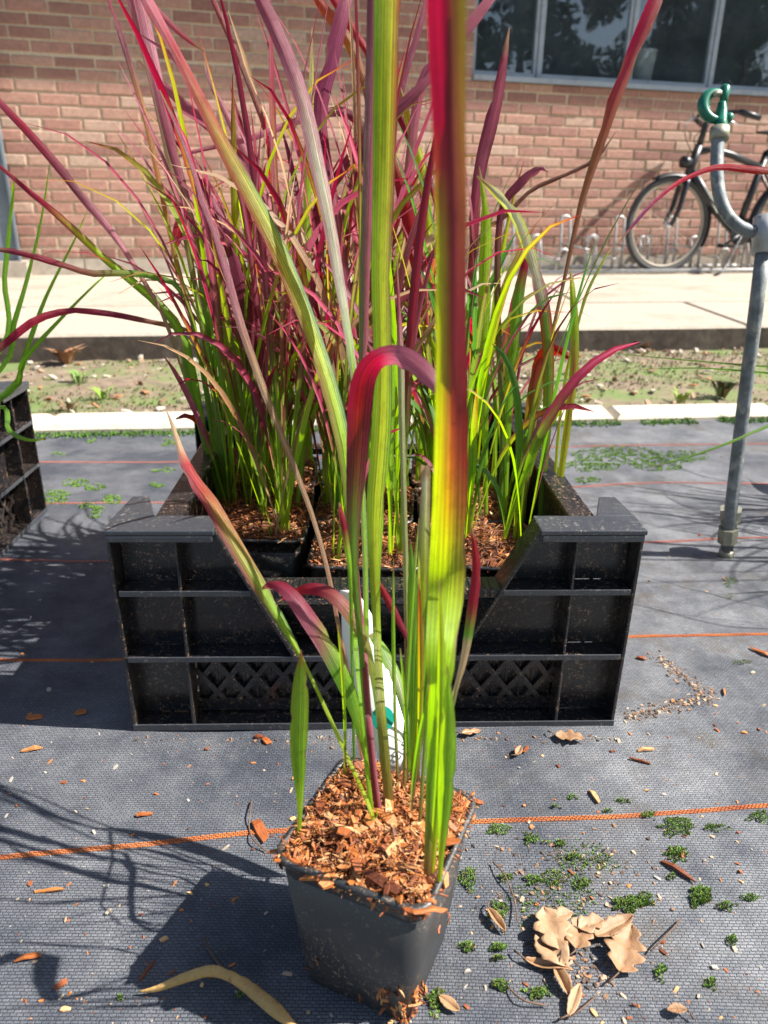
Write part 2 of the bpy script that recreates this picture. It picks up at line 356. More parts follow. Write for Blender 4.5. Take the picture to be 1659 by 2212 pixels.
# marker threads woven into the fabric: two rows of small links
def thread(ptsuv, near):
    P = [G(u, v) for u, v in ptsuv]; m = MB(); C = catmull([(p.x, p.y) for p in P], 60)
    d = np.cumsum([0]+[np.linalg.norm(C[i+1]-C[i]) for i in range(60)])
    def at(s):
        i = min(59, max(0, int(np.searchsorted(d, s))-1)); k = (s-d[i])/max(1e-6, d[i+1]-d[i]); return C[i]*(1-k)+C[i+1]*k
    step = .0040 if near else .0065; s = .002; Lh = .0032 if near else .0055; wd = .0011 if near else .0022; k = 0
    while s < d[-1]-step:
        a = at(s); t = at(s+.002)-a; t = t/max(1e-9, np.linalg.norm(t)); n = np.array((-t[1], t[0]))
        for row, off in ((-1, 0), (1, 0)) if not near else ((-2, 0), (0, .5), (2, 0)):
            c_ = a+n*row*wd*.9+t*off*step
            q = [c_-t*Lh/2-n*wd/2, c_+t*Lh/2-n*wd/2, c_+t*Lh/2+n*wd/2, c_-t*Lh/2+n*wd/2]
            zz = [gh(x, y)+.0012 for x, y in q]; ra = random.uniform(-.0002, .0002)
            m.add([(q[j][0], q[j][1], zz[j]-.0010) for j in range(4)]+[(c_[0]+(q[j][0]-c_[0])*.8, c_[1]+(q[j][1]-c_[1])*.8, zz[j]+ra) for j in range(4)],
                  [(4, 5, 6, 7), (0, 1, 5, 4), (1, 2, 6, 5), (2, 3, 7, 6), (3, 0, 4, 7)])
        if near and k % 2 == 0:
            pass
        s += step; k += 1
    o = m.build('marker_thread', M_THR if near else M_THR2, fab); o['kind'] = 'stuff'; return o
thread([(-700, 1905), (-200, 1878), (0, 1861), (300, 1834), (620, 1803), (820, 1795), (1030, 1783), (1300, 1776), (1480, 1762), (1659, 1748), (2000, 1725), (2500, 1705)], True)
thread([(-700, 1440), (0, 1433), (250, 1433), (700, 1410), (1380, 1382), (1659, 1374), (2300, 1360)], True)
thread([(-700, 1212), (0, 1215), (235, 1218), (800, 1195), (1395, 1176), (1659, 1170), (2300, 1160)], False)
thread([(-500, 1094), (0, 1092), (430, 1090), (900, 1070), (1230, 1054), (1420, 1047), (1659, 1048), (2100, 1044)], False)
thread([(-500, 1006), (90, 1003), (430, 1000), (900, 985), (1255, 968), (1659, 962), (2100, 955)], False)

# ------------------------------------------------------------------ brick building
wd = (WALL1-WALL0); wd.z = 0; wd.normalize(); wnrm = Vector((wd.y, -wd.x, 0))       # towards the camera
WO = Vector((WALL0.x, WALL0.y, 0)); wang = math.atan2(wd.y, wd.x)
bld = top('brick_building', 'red brick building with shaded upper wall and a strip of steel framed windows', 'building', WO, wang)
def wall_sz(u, v):                                # pixel -> (along wall, height)
    r = ray(u, v); t = (WO-CAM).dot(wnrm)/r.dot(wnrm); p = CAM+r*t-WO; return p.dot(wd), p.z+0
s_l, z_sill = wall_sz(1020, 172); s_r, _ = wall_sz(1659, 196)
S0, S1, ZB, ZT = -3.0, 8.0, .1, 3.3
OW0, OW1, OZ0, OZ1 = s_l, 7.2, z_sill, 2.75
CH_, BL, BT = .0612, .2, .0505
def brick_shape(m, x0, x1, z0, z1, d, c=None):
    e = .004; y = -d
    V = [(x0, .03, z0), (x1, .03, z0), (x1, .03, z1), (x0, .03, z1), (x0, y+e, z0), (x1, y+e, z0), (x1, y+e, z1), (x0, y+e, z1),
         (x0+e, y, z0+e), (x1-e, y, z0+e), (x1-e, y, z1-e), (x0+e, y, z1-e)]
    F = [(0, 1, 5, 4), (1, 2, 6, 5), (2, 3, 7, 6), (3, 0, 4, 7), (4, 5, 9, 8), (5, 6, 10, 9), (6, 7, 11, 10), (7, 4, 8, 11), (8, 9, 10, 11)]
    m.add(V, F, c)
variants = []
for k in range(6):
    m = MB(); j = lambda: random.uniform(-.0022, .0022); brick_shape(m, 0+j()+.001, BL-.001+j(), j()*.6, BT+j()*.6, .006+random.uniform(-.002, .004)); variants.append(m.mesh('brick', M_BRK))
rest = MB(); cand = []
zb0 = ZB+.10
for row in range(int((ZT-zb0)/CH_)+1):
    z0 = zb0+row*CH_; s = S0 - (.105 if row % 2 else 0)-random.uniform(0, .01)
    while s < S1:
        a, b_ = s, s+BL; s += BL+.0105
        z1 = z0+BT
        if z1 > OZ0-.005 and z0 < OZ1:
            if a > OW0-.03 and b_ < OW1+.03 and z0 > OZ0-.02: continue
            if z0 <= OZ0-.02:
                z1 = OZ0-.005; cand.append((a, b_, z0, -999, -999, True, z1)); continue
            if a < OW0 < b_: b_ = OW0-.002
            if a < OW1 < b_: a = OW1+.002
            if b_-a < .02: continue
        cut = abs((b_-a)-BL) > .001
        P = WO+wd*((a+b_)/2)+Vector((0, 0, z0)); q = P-CAM; dz = q.dot(FW); u = 829.5+FU*q.dot(RC)/dz; v = 1106-FU*q.dot(UC)/dz
        cand.append((a, b_, z0, u, v, cut, z0+BT))
vis = [c for c in cand if -20 < c[3] < 1680 and -20 < c[4] < 1100 and not c[5]]
vis.sort(key=lambda c: (0 if (c[3] < 420 or c[3] > 1040) and c[4] > 150 else 1, -c[4]))
picked = set(id(c) for c in vis[:300])
for c in cand:
    if id(c) in picked:
        o = bpy.data.objects.new('brick', random.choice(variants)); link(o, bld); o.location = (c[0], random.uniform(-.0015, .0015), c[2])
    else:
        r = random.random(); brick_shape(rest, c[0], c[1], c[2]+random.uniform(-.001, .001), c[6]+random.uniform(-.001, .001), .006+random.uniform(-.002, .004), (r, r, r))
o = rest.build('brickwork', M_BRKA, bld); o['kind'] = 'stuff'
m = MB(); m.box(S0, OW0-.004, .0, .22, ZB-.1, ZT); m.box(OW1+.004, S1, .0, .22, ZB-.1, ZT); m.box(OW0-.004, OW1+.004, 0, .22, ZB-.1, OZ0-.004); m.box(OW0-.004, OW1+.004, 0, .22, OZ1+.004, ZT)
m.build('wall', M_MORT, bld)
m = MB(); s = S0
while s < S1:
    L_ = random.uniform(.45, .9); m.box(s+.004, s+L_-.004, -.012+random.uniform(-.003, .003), .02, ZB-.06, zb0-.008); s += L_
m.build('plinth', M_PLINTH, bld)
# eave
sn = sd.dot(wnrm); zs = wall_sz(500, 196)[1]; ez = ZT-.02
ed = (ez-zs)*sn/sd.z
m = MB(); m.box(S0-.5, S1+5, -ed, .4, ez, ez+.12); m.box(S0-.5, S1+5, -ed-.012, -ed-.001, ez+.012, ez+.14); m.build('eave', M_FRAME, bld)
# windows
muls = [wall_sz(u, 180)[0] for u in (1165, 1362, 1540)]; st = muls[2]-muls[1]
edges = [OW0-.0]+muls; x = muls[-1]
while x+st < OW1: x += st; edges.append(x)
edges.append(OW1)
fw = .034
for a, b_ in zip(edges[:-1], edges[1:]):
    wn_ = MB(); y0, y1 = .05, .10
    wn_.box(a+.002, a+fw, y0, y1, OZ0+.03, OZ1-.001); wn_.box(b_-fw+.012, b_-.002, y0+.008, y1-.003, OZ0+.03, OZ1-.001)
    wn_.box(a+fw, b_-fw+.012, y0+.004, y1-.004, OZ0+.03, OZ0+.06); wn_.box(a+fw, b_-fw+.012, y0+.004, y1-.004, OZ1-.04, OZ1-.001)
    f_ = wn_.build('window', M_FRAME, bld)
    MB().box(a+fw-.004, b_-fw+.016, .072, .077, OZ0+.055, OZ1-.036).build('pane', M_GLASS, f_)
m = MB(); m.box(OW0+.002, OW1-.002, -.03, .13, OZ0-.002, OZ0+.026); m.build('window_sill', M_FRAME, bld)
m = MB(); m.box(OW0-.3, OW1+.3, 2.6, 2.62, .1, 3.0); m.box(OW0-.3, OW1+.3, .23, 2.6, 3.0, 3.02); m.box(OW0-.3, OW1+.3, .23, 2.6, .08, .1); m.box(OW0-.32, OW0-.3, .23, 2.6, .1, 3.0); m.box(OW1+.3, OW1+.32, .23, 2.6, .1, 3.0)
m.build('room', M_ROOM, bld)
m = MB(); m.box(OW0+.002, OW1-.002, .131, .36, OZ0-.02, OZ0+.02); m.build('inner_sill', M_PLINTH, bld)
# bucket behind the glass
sb, zb_ = wall_sz(1386, 186); P = WO+wd*(sb+.10)-wnrm*.195+Vector((0, 0, OZ0+.021))
bk = top('bucket', 'white plastic bucket standing on the sill behind the window glass', 'bucket', P); bk.scale = (1.0,)*3
MB().lathe([(.066, 0), (.070, .004), (.088, .222), (.092, .224), (.092, .232), (.086, .232), (.084, .215), (.066, .008)], n=32).build('body', M_WHT, bk, True)
hp = [Vector((.092*math.cos(t), -.02-.02*math.sin(t), .215-.07*math.sin(t))) for t in np.linspace(0, math.pi, 14)]
MB().tube(hp, .002, 6).build('handle', M_SILV, bk, True)
# column at the left end of the wall
sc_, _z = wall_sz(56, 590); P = WO+wd*(sc_+.0)+wnrm*.02
colm = top('steel_column', 'grey blue steel column at the far end of the brick wall beside its concrete foot', 'column', Vector((P.x, P.y, .1)), wang)
m = MB(); m.box(-.30, 0, -.06, -.052, .09, 3.1); m.box(-.30, 0, .03, .038, .09, 3.1); m.box(-.16, -.145, -.052, .03, .09, 3.1); m.build('shaft', M_COLM, colm)
m = MB(); m.box(-.012, 0, -.085, -.0605, .09, 3.1); m.build('edge_angle', M_COLM, colm)
m = MB(); m.box(-.5, .03, -.11, .05, 0, .088); m.build('foot', M_PLINTH, colm)

# ------------------------------------------------------------------ bicycle rack
def rack():
    t = top('bicycle_rack', 'low galvanised wire bicycle rack along the foot of the brick wall', 'bicycle rack', (0, 0, 0))
    sA = wall_sz(1050, 578)[0]; sB = 7.5
    def W(s, off, z): return WO+wd*s+wnrm*off+Vector((0, 0, .102+z))
    for off in (.07, .40):
        MB().tube([W(sA, off, .02), W(sB, off, .02)], .014, 8).build('rail', M_STEEL, t, True)
    s = sA+.10; k = 0
    while s < sB-.2:
        hi = k % 2 == 0; ht = .33 if hi else .2; hw = .034
        def hoop(s_, off, ht_, lean, hw_=hw):
            pts = [W(s_-hw_, off, .02), W(s_-hw_, off, ht_*.55), W(s_-hw_*.9, off+lean*.6, ht_*.9)]
            for a in np.linspace(0, math.pi, 7): pts.append(W(s_-hw_*math.cos(a), off+lean, ht_+.02*math.sin(a)))
            pts += [W(s_+hw_*.9, off+lean*.6, ht_*.9), W(s_+hw_, off, ht_*.55), W(s_+hw_, off, .02)]
            return MB().tube(pts, .0085, 8).build('hoop', M_STEEL, t, True)
        hoop(s, .12, ht, -.03); hoop(s+.11, .26, ht*.66, .03, .03)
        MB().tube([W(s-.034, .12, ht*.55), W(s+.08, .30, ht*.45)], .005, 6).build('brace', M_STEEL, t, True)
        s += .205; k += 1
rack()
# ------------------------------------------------------------------ bicycle
def bicycle():
    P = G(1426, 591, .102); yaw = R(14)
    b = top('bicycle', 'black city bicycle parked in front of the brick wall, front wheel towards the rack', 'bicycle', P, yaw); b.scale = (.88,)*3
    def ring(cx, cz, r, rt, n=48, m_=10, name='tyre', mat=M_TYRE, par=b, turn=0):
        pts = [Vector((cx+r*math.cos(a)*math.cos(turn), r*math.cos(a)*math.sin(turn), cz+r*math.sin(a))) for a in np.linspace(0, 2*math.pi, n, endpoint=False)]
        return MB().tube(pts, rt, m_, True).build(name, mat, par, True)
    for cx in (0, 1.06):
        wh = bpy.data.objects.new('wheel', None); link(wh, b)
        ring(cx, .345, .322, .021, par=wh); ring(cx, .345, .293, .0125, name='rim', mat=M_RIM, par=wh)
        sp = MB()
        for i in range(28):
            a = 2*math.pi*i/28; sgn = 1 if i % 2 else -1; a2 = a+sgn*.9
            sp.tube([(cx+.018*math.cos(a2), sgn*.025, .345+.018*math.sin(a2)), (cx+.288*math.cos(a), 0, .345+.288*math.sin(a))], .0011, 4)
        sp.build('spokes', M_SILV, wh)
        MB().tube([(cx, -.045, .345), (cx, -.03, .345), (cx, .03, .345), (cx, .045, .345)], [.012, .024, .024, .012], 14).build('hub', M_SILV, wh, True)
    def guard(cx, a0, a1):
        m = MB(); base = []
        n = 26
        for i in range(n+1):
            a = R(a0+(a1-a0)*i/n)
            for w_, dr in ((-.03, -.012), (-.018, .004), (0, .008), (.018, .004), (.03, -.012)):
                base.append((cx+(.355+dr)*math.cos(a), w_, .345+(.355+dr)*math.sin(a)))
        F = [(i*5+j, i*5+j+1, i*5+j+6, i*5+j+5) for i in range(n) for j in range(4)]
        m.add(base, F); return m.build('mudguard', M_BLK, b, True)
    guard(0, -25, 118); guard(1.06, 0, 200)
    for s_ in (-1, 1):
        MB().tube([(0, s_*.05, .345), (.05, s_*.045, .46), (.085, s_*.04, .63), (.10, s_*.02, .67)], [.015, .018, .022, .024], 10).build('fork_blade', M_BLK, b, True)
    MB().tube([(.10, 0, .645), (.165, 0, .885)], .031, 12).build('head_tube', M_BLK, b, True)
    MB().tube([(.165, 0, .885), (.19, 0, 1.0), (.215, 0, 1.075)], [.024, .021, .022], 12).build('stem', M_BLK, b, True)
    m = MB(); m.tube([(.16, 0, .845), (.28, 0, .865), (.45, 0, .83), (.70, 0, .755)], .025, 12); m.tube([(.125, 0, .72), (.30, 0, .53), (.60, 0, .295)], .038, 12)
    m.tube([(.745, 0, .86), (.60, 0, .295)], .027, 12)
    for s_ in (-1, 1):
        m.tube([(.60, s_*.03, .295), (1.06, s_*.06, .345)], .012, 8); m.tube([(.715, s_*.02, .745), (1.06, s_*.06, .345)], .010, 8)
    m.build('frame', M_BLK, b, True)
    MB().box(.245, .45, -.036, -.0325, .0, .03, Matrix.Translation((.245, 0, .585))@Matrix.Rotation(R(48), 4, 'Y')@Matrix.Translation((-.245, 0, 0))).build('painted_highlight', M_SILV, b)  # silver strip stands in for a highlight along the down tube
    hb = MB().tube([(.34, -.30, 1.06), (.27, -.25, 1.085), (.21, -.12, 1.095), (.215, 0, 1.08), (.21, .12, 1.095), (.27, .25, 1.085), (.34, .30, 1.06)], .014, 10).build('handlebar', M_BLK, b, True)
    for s_ in (-1, 1):
        MB().tube([(.265, s_*.252, 1.087), (.31, s_*.28, 1.072), (.39, s_*.325, 1.045)], [.019, .022, .020], 10).build('grip', M_BLK, hb, True)
        MB().tube([(.21, s_*.16, 1.09), (.18, s_*.22, 1.05), (.24, s_*.30, 1.0)], [.009, .007, .005], 8).build('brake_lever', M_SILV, hb, True)
        MB().tube([(.21, s_*.15, 1.09), (.11, s_*.14, 1.03), (.08, s_*.05, .93), (.14, s_*.02, .82)], .0035, 6).build('cable', M_BLK, hb, True)
    MB().tube([(.20, .03, 1.11), (.20, .03, 1.14)], [.018, .02], 12).build('bell', M_SILV, hb, True)
    MB().tube([(.045, 0, .775), (.08, 0, .775), (.12, 0, .775)], [.040, .042, .03], 16).build('headlight', M_BLK, b, True)
    MB().tube([(.745, 0, .86), (.77, 0, .965)], .014, 10).build('seat_post', M_SILV, b, True)
    m = MB(); 
    for i in range(9):
        pass
    m.tube([(.63, 0, .985), (.70, 0, .99), (.78, 0, .985), (.86, 0, .995), (.90, 0, .995)], [.015, .028, .055, .085, .06], 14); o = m.build('saddle', M_BLK, b, True); 
    for v in o.data.vertices: v.co.z = .985+(v.co.z-.985)*.45
    MB().tube([(.60, -.052, .295), (.60, -.060, .295)], [.09, .09], 28).build('chainring', M_BLK, b)
    MB().tube([(.60, -.075, .295), (.45, -.085, .21)], [.012, .009], 8).build('crank_arm', M_BLK, b, True)
    MB().box(.39, .48, -.17, -.09, .195, .22).build('pedal', M_BLK, b)
    MB().tube([(.60, .065, .295), (.745, .075, .38)], [.012, .009], 8).build('crank_arm', M_BLK, b, True)
    MB().box(.70, .79, .085, .16, .37, .395).build('pedal', M_BLK, b)
    MB().tube([(.62, -.05, .28), (.42, -.17, .03), (.31, -.23, .004)], [.009, .009, .011], 8).build('kickstand', M_BLK, b, True)
bicycle()

# ------------------------------------------------------------------ stand pipe
def standpipe():
    B = G(1568, 1207); d0 = (B-CAM).dot(FW)
    t = top('standpipe', 'grey galvanised irrigation standpipe with curved neck rising from the ground fabric', 'pipe', B)
    L_ = lambda u, v, d: D(u, v, d)-B
    dT = d0-.20
    MB().tube([L_(1570, 1190, d0-.005), L_(1580, 1090, d0-.035), L_(1606, 880, d0-.10), L_(1634, 660, dT+.03), L_(1648, 545, dT)], .0102, 16).build('riser', M_PIPE, t, True)
    MB().tube([L_(1567, 1206, d0), L_(1570, 1188, d0-.003)], [.012, .0125], 14).build('foot', M_PIPEB, t, True)
    for (v0, v1, r) in ((1172, 1140, .0165), (1140, 1127, .0135), (1124, 1100, .0175)):
        f = lambda v: 1568+(1190-v)*.125
        MB().tube([L_(f(v0), v0, d0-.008), L_(f(v0-2), v0-2, d0-.008), L_(f(v1), v1, d0-.02)], [r*.9, r, r], 8).build('fitting', M_PIPEB, t)
    MB().tube([L_(1650, 548, dT), L_(1654, 500, dT), L_(1656, 470, dT)], [.0165, .018, .018], 16).build('tee', M_STEEL, t, True)
    pts = [(1700, 500), (1659, 502), (1625, 500), (1595, 488), (1570, 462), (1555, 425), (1549, 380), (1549, 330), (1553, 285)]
    C = catmull([tuple(L_(u, v, dT)) for u, v in pts], 30)
    MB().tube([Vector(c) for c in C], .0090, 16).build('curved_neck', M_PIPE, t, True)
    MB().tube([L_(1632, 501, dT), L_(1659, 502, dT)], .0135, 16).build('collar', M_STEEL, t, True)
    MB().tube([L_(1553, 303, dT), L_(1553, 302, dT), L_(1555, 277, dT), L_(1555, 276, dT)], [.011, .0135, .0135, .011], 16).build('collar', M_PIPEB, t, True)
    s = top('sprinkler_head', 'green plastic sprinkler head with a hooked arm on top of the standpipe', 'sprinkler', D(1557, 276, dT))
    O = D(1557, 276, dT); K = lambda u, v, dd=0: D(u, v, dT+dd)-O
    MB().tube([K(1557, 277), K(1557, 272), K(1557, 268), K(1557, 264), K(1558, 262), K(1559, 240), K(1560, 226), K(1560, 222)], [.0085, .0105, .0085, .0100, .0082, .0082, .0062, .0062], 16).build('body', M_GREEN, s, True)
    MB().tube([K(1562, 224), K(1565, 205), K(1567, 190), K(1568, 185)], [.0055, .0062, .0075, .005], 14).build('post', M_GREEN, s, True)
    arc = [K(1547+28*math.cos(a), 229-29*math.sin(a)) for a in np.linspace(R(62), R(292), 22)]
    rr = [.0048+.0036*math.sin(math.pi*i/21) for i in range(22)]
    MB().tube([K(1566, 191)]+arc+[K(1560, 255)], [.005]+rr+[.006], 12).build('hook', M_GREEN, s, True)
    MB().tube([K(1568, 262), K(1576, 250), K(1573, 246)], [.006, .007, .004], 10).build('nozzle', M_GREEN, s, True)
    MB().tube([K(1540, 206, -.006), K(1552, 200, -.004), K(1560, 206, .002)], [.003, .0045, .003], 8).build('spring', M_PIPEB, s, True)
standpipe()

# ------------------------------------------------------------------ crate
CA, CB = G(275, 1585), G(1338, 1575)
cdir = (CB-CA).normalized(); CC = (CA+CB)/2; cang = math.atan2(cdir.y, cdir.x); CLEN = .51; CHH = .246
def lattice(m, x0, x1, z0, z1, y0, y1, axis='x'):
    w_ = .0062; st = .030; hgt = z1-z0; sl_ = 1.35
    k = x0-hgt/sl_
    tmp = MB()
    while k < x1+hgt/sl_:
        for sg in (1, -1):
            a = (k, z0) if sg > 0 else (k, z1); b_ = (k+hgt/sl_, z1) if sg > 0 else (k+hgt/sl_, z0)
            # clip in x
            def cl(p, q):
                (xa, za), (xb, zb) = p, q
                if xb <= x0 or xa >= x1: return None
                if xa < x0: za += (zb-za)*(x0-xa)/(xb-xa); xa = x0
                if xb > x1: zb = za+(zb-za)*(x1-xa)/(xb-xa); xb = x1
                return (xa, za), (xb, zb)
            r = cl(a, b_)
            if r and r[1][0]-r[0][0] > .002: tmp.plate(r[0], r[1], w_, y0+(.0006 if sg > 0 else 0), y1)
        k += st
    if axis == 'x': m.add(tmp.v, tmp.f)
    else: m.add([(y, x, z) for x, y, z in tmp.v], [tuple(reversed(f)) for f in tmp.f])
def make_crate(label, group):
    c = top('plastic_crate', label, 'crate', CC, cang, group)
    H = CHH
    for end in (0, 1):
        e = bpy.data.objects.new('end_panel', None); 
        m = MB()
        for s_ in (-1, 1):
            P_ = lambda pts: [(x*s_, z) for x, z in (pts if s_ > 0 else pts[::-1])]
            m.prism_y(P_([(.132, .175), (.268, .175), (.268, H-.006), (.166, H-.006)]), .028, .0315)
            m.prism_y(P_([(.092, .095), (.268, .095), (.268, .171), (.130, .171)]), .028, .0315)
            m.prism_y(P_([(.206, .006), (.268, .006), (.268, .091), (.206, .091)]), .028, .0315)
        m.prism_y([(-.202, .006), (.202, .006), (.202, .022), (-.202, .022)], .028, .0315)
        m.prism_y([(-.202, .083), (.202, .083), (.202, .091), (-.202, .091)], .028, .0315)
        m.prism_y([(-.095, .095), (.095, .095), (.115, .138), (-.115, .138)], .046, .049)
        e = m.build('end_panel', M_CRATE, c)
        m = MB(); lattice(m, -.202, .202, .022, .083, .0255, .0315); 
        m.build('lattice', M_CRATE, e)
        m = MB(); m.box(-.202, .202, .0335, .036, .004, .092)  # plate added to keep light from showing through the lattice
        for k in range(27):
            x = -.195+k*.015; m.box(x-.001, x+.001, .0318, .0333, .006, .09)
        m.build('backing', M_CRATE, e)
        for s_ in (-1, 1):
            m = MB(); m.prism_y([(s_*.204-.0018, .003), (s_*.204+.0018, .003), (s_*.204+.0014, H-.004), (s_*.204-.0014, H-.004)], .0005, .0275); m.build('rib', M_CRATE, e)
            m = MB(); m.plate((s_*.166, H-.001), (s_*.088, .094), .0042, -.001, .034); m.build('slanted_rib', M_CRATE, e)
            m = MB(); m.prism_y(sorted([(s_*.269-.002, .002), (s_*.269+.002, .002)])+[(s_*.271+.002, H-.002), (s_*.271-.002, H-.002)], .0, .034); m.build('edge_rib', M_CRATE, e)
            m = MB(); x0, x1 = sorted((s_*.164, s_*.2735)); m.box(x0, x1, -.0045, .036, H-.0055, H); m.box(x0+.002, x1-.002, -.0045, -.0018, H-.013, H-.0055); m.build('top_rim', M_LIP, e)
            m = MB()
            xa, xb = sorted((s_*.1315, s_*.267)); m.box(xa, xb, .0012, .0278, .1712, .1746); m.build('shelf', M_CRATE, e); MB().box(xa, xb, -.0004, .0010, .1695, .1762).build('shelf_lip', M_LIP, e)
        m = MB(); m.box(-.267, .267, .0012, .0278, .0912, .0946); m.build('shelf', M_CRATE, e); MB().box(-.267, .267, -.0006, .0010, .0895, .0962).build('shelf_lip', M_LIP, e)
        m = MB(); m.box(-.2705, .2705, .0010, .034, 0, .0035); m.build('shelf', M_CRATE, e); MB().box(-.271, .271, -.0008, .0008, 0, .0085).build('shelf_lip', M_LIP, e)
        # grip bar with small ridges
        m = MB(); m.box(-.131, .131, .001, .030, .1665, .1765); 
        for k in range(34):
            x = -.118+k*.00715; m.box(x, x+.0026, -.0007, .001, .1680, .1755)
            m.box(x, x+.0026, .004, .026, .1765, .1776)
        m.build('grip_bar', M_CRATE, e)
        m = MB(); m.box(-.112, .112, .030, .0495, .1385, .1415); m.build('lip', M_CRATE, e)
        for s_ in (-1, 1):
            P_ = lambda pts: [(x*s_, y) for x, y in (pts if s_ > 0 else pts[::-1])]
            m = MB(); m.prism_z(P_([(.2735, .0365), (.270, .092), (.251, .092), (.232, .0365)]), H-.006, H-.0005)
            m.prism_z(P_([(.2705, .0345), (.2675, .090), (.2645, .090), (.2665, .0345)]), 0, H-.0065)
            m.prism_z(P_([(.2365, .034), (.2535, .0895), (.251, .0905), (.2335, .035)]), .004, H-.0065)
            m.build('corner_post', M_LIP, e)
        if end: e.rotation_euler = (0, 0, math.pi); e.location = (0, CLEN, 0)
    for s_ in (-1, 1):
        m = MB(); x0, x1 = sorted((s_*.2145, s_*.2175))
        m.box(x0, x1, .037, CLEN-.037, .088, .232); m.box(x0, x1, .037, CLEN-.037, .003, .020)
        w_ = m.build('side_panel', M_CRATE, c)
        m = MB(); lattice(m, .04, CLEN-.04, .020, .088, x0, x1, 'y'); m.build('lattice', M_CRATE, w_)
        m = MB(); a, b_ = sorted((s_*.208, s_*.236)); m.box(a, b_, .0365, CLEN-.0365, .232, .238); m.box(*sorted((s_*.234, s_*.236)), .0365, CLEN-.0365, .222, .232); m.build('top_rim', M_CRATE, w_)
        for k in range(5):
            y = .10+k*(CLEN-.2)/4; m = MB(); a, b_ = sorted((s_*.218, s_*.2335)); m.box(a, b_, y, y+.0035, .004, .2315); m.build('rib', M_CRATE, w_)
        m = MB(); a, b_ = sorted((s_*.218, s_*.262)); m.box(a, b_, .093, CLEN-.093, .0, .004); m.build('shelf', M_CRATE, w_)
    m = MB(); m.box(-.213, .213, .037, CLEN-.037, .004, .008); m.build('floor', M_CRATE, c)
    return c
crate = make_crate('black plastic nursery crate full of potted red grass behind the single pot', 'black nursery crates')
def place(c, x, y, rz, label):
    k = copy_tree(c); k.location = (x, y, 0.004); k.rotation_euler = (0, 0, rz); k['label'] = label; return k
crate.location.z = .004
for e_ in crate.children_recursive:
    if e_.name.split('.')[0] in ('rib', 'top_rim', 'slanted_rib', 'edge_rib', 'shelf_lip', 'corner_post', 'grip_bar'):
        bv = e_.modifiers.new('b', 'BEVEL'); bv.width = .0013; bv.segments = 2; bv.limit_method = 'ANGLE'
lc = G(100, 1108)
crateL = place(crate, lc.x+.012, lc.y-.27, R(92), 'black nursery crate cut by the left edge, thin green grass in it')
crateR = place(crate, 1.30, 1.02, R(3), 'black nursery crate beyond the standpipe, green and red grass in it')

# ------------------------------------------------------------------ pots
def rsq(h, r, n=5):
    P = []
    for q, (sx, sy) in enumerate(((1, 1), (-1, 1), (-1, -1), (1, -1))):
        for k in range(n+1):
            a = math.pi/2*(q+k/n); P.append((sx*(h-r)+r*math.cos(a), sy*(h-r)+r*math.sin(a)))
    return P
def pot_mesh(ht, hb, H, mat, name='pot'):
    prof = [(hb-.004, .0, .010), (hb, .004, .012), (hb+(ht-hb)*.9, H*.86, .013), (ht-.0025, H*.865, .013), (ht-.001, H-.006, .013), (ht+.003, H-.005, .014), (ht+.003, H, .014), (ht-.001, H, .013), (ht-.002, H*.85, .012), (hb-.003, .008, .01)]
    m = MB(); n = None
    for h, z, r in prof:
        P = rsq(h, r); n = len(P); m.v += [(x, y, z) for x, y in P]
    for i in range(len(prof)-1):
        for k in range(n): a = i*n+k; b_ = i*n+(k+1) % n; m.f.append((a, b_, b_+n, a+n))
    m.f.append(tuple(range(n-1, -1, -1))); m.f.append(tuple((len(prof)-1)*n+k for k in range(n)))
    return m.mesh(name, mat, True)
def chip_shape(L_, W_, T_, rnd=random):
    """a splintered sliver: 3 cross sections, jagged ends"""
    V = []; n = 4
    for i in range(n):
        t = i/(n-1); x = (t-.5)*L_; ww = W_*(.45+.55*math.sin(math.pi*(.15+.7*t)))*rnd.uniform(.75, 1.15); zb = .10*L_*math.sin(math.pi*t)*rnd.uniform(-.2, 1)
        ox = rnd.uniform(-.12, .12)*L_ if i in (0, n-1) else 0; ox2 = rnd.uniform(-.12, .12)*L_ if i in (0, n-1) else 0
        tt = T_*rnd.uniform(.6, 1.1)*(.55 if i in (0, n-1) else 1)
        V += [(x+ox, -ww/2, zb-tt/2), (x+ox2, ww/2, zb-tt/2), (x+ox2, ww/2*.85, zb+tt/2), (x+ox, -ww/2*.85, zb+tt/2)]
    F = [(0, 1, 2, 3)[::-1]]
    for i in range(n-1):
        for k in range(4): a = i*4+k; b_ = i*4+(k+1) % 4; F.append((a, a+4, b_+4, b_)[::-1])
    F.append(tuple((n-1)*4+k for k in range(4)))
    return V, F
chip_meshes = []
for k in range(18):
    V, F = chip_shape(random.uniform(.009, .021), random.uniform(.003, .0065), random.uniform(.0010, .0024)); chip_meshes.append(MB().add(V, F).mesh('wood_chip', M_CHIP))
CHIPC = [(.13, .035, .012), (.24, .066, .018), (.33, .095, .022), (.44, .145, .03), (.50, .19, .055), (.60, .34, .15)]
def chip_at(m, p, sc=1.0, flat=.6, c=None, long=False):
    V, F = chip_shape(random.uniform(.006, .016)*sc, random.uniform(.0016, .0048)*sc*(.35 if long else 1), random.uniform(.0008, .0018)*sc)
    M = Matrix.Translation(p)@Matrix.Rotation(random.uniform(0, 6.3), 4, 'Z')@Matrix.Rotation(random.gauss(0, flat), 4, 'Y')@Matrix.Rotation(random.gauss(0, flat), 4, 'X')
    m.add([M@Vector(v) for v in V], F, c or random.choice(CHIPC))
def mulch_h(x, y, half, z, dome): 
    r = max(abs(x), abs(y))/half; return z+dome*(1-r**3)+.003*noise.noise(Vector((x*60, y*60, z*9)))
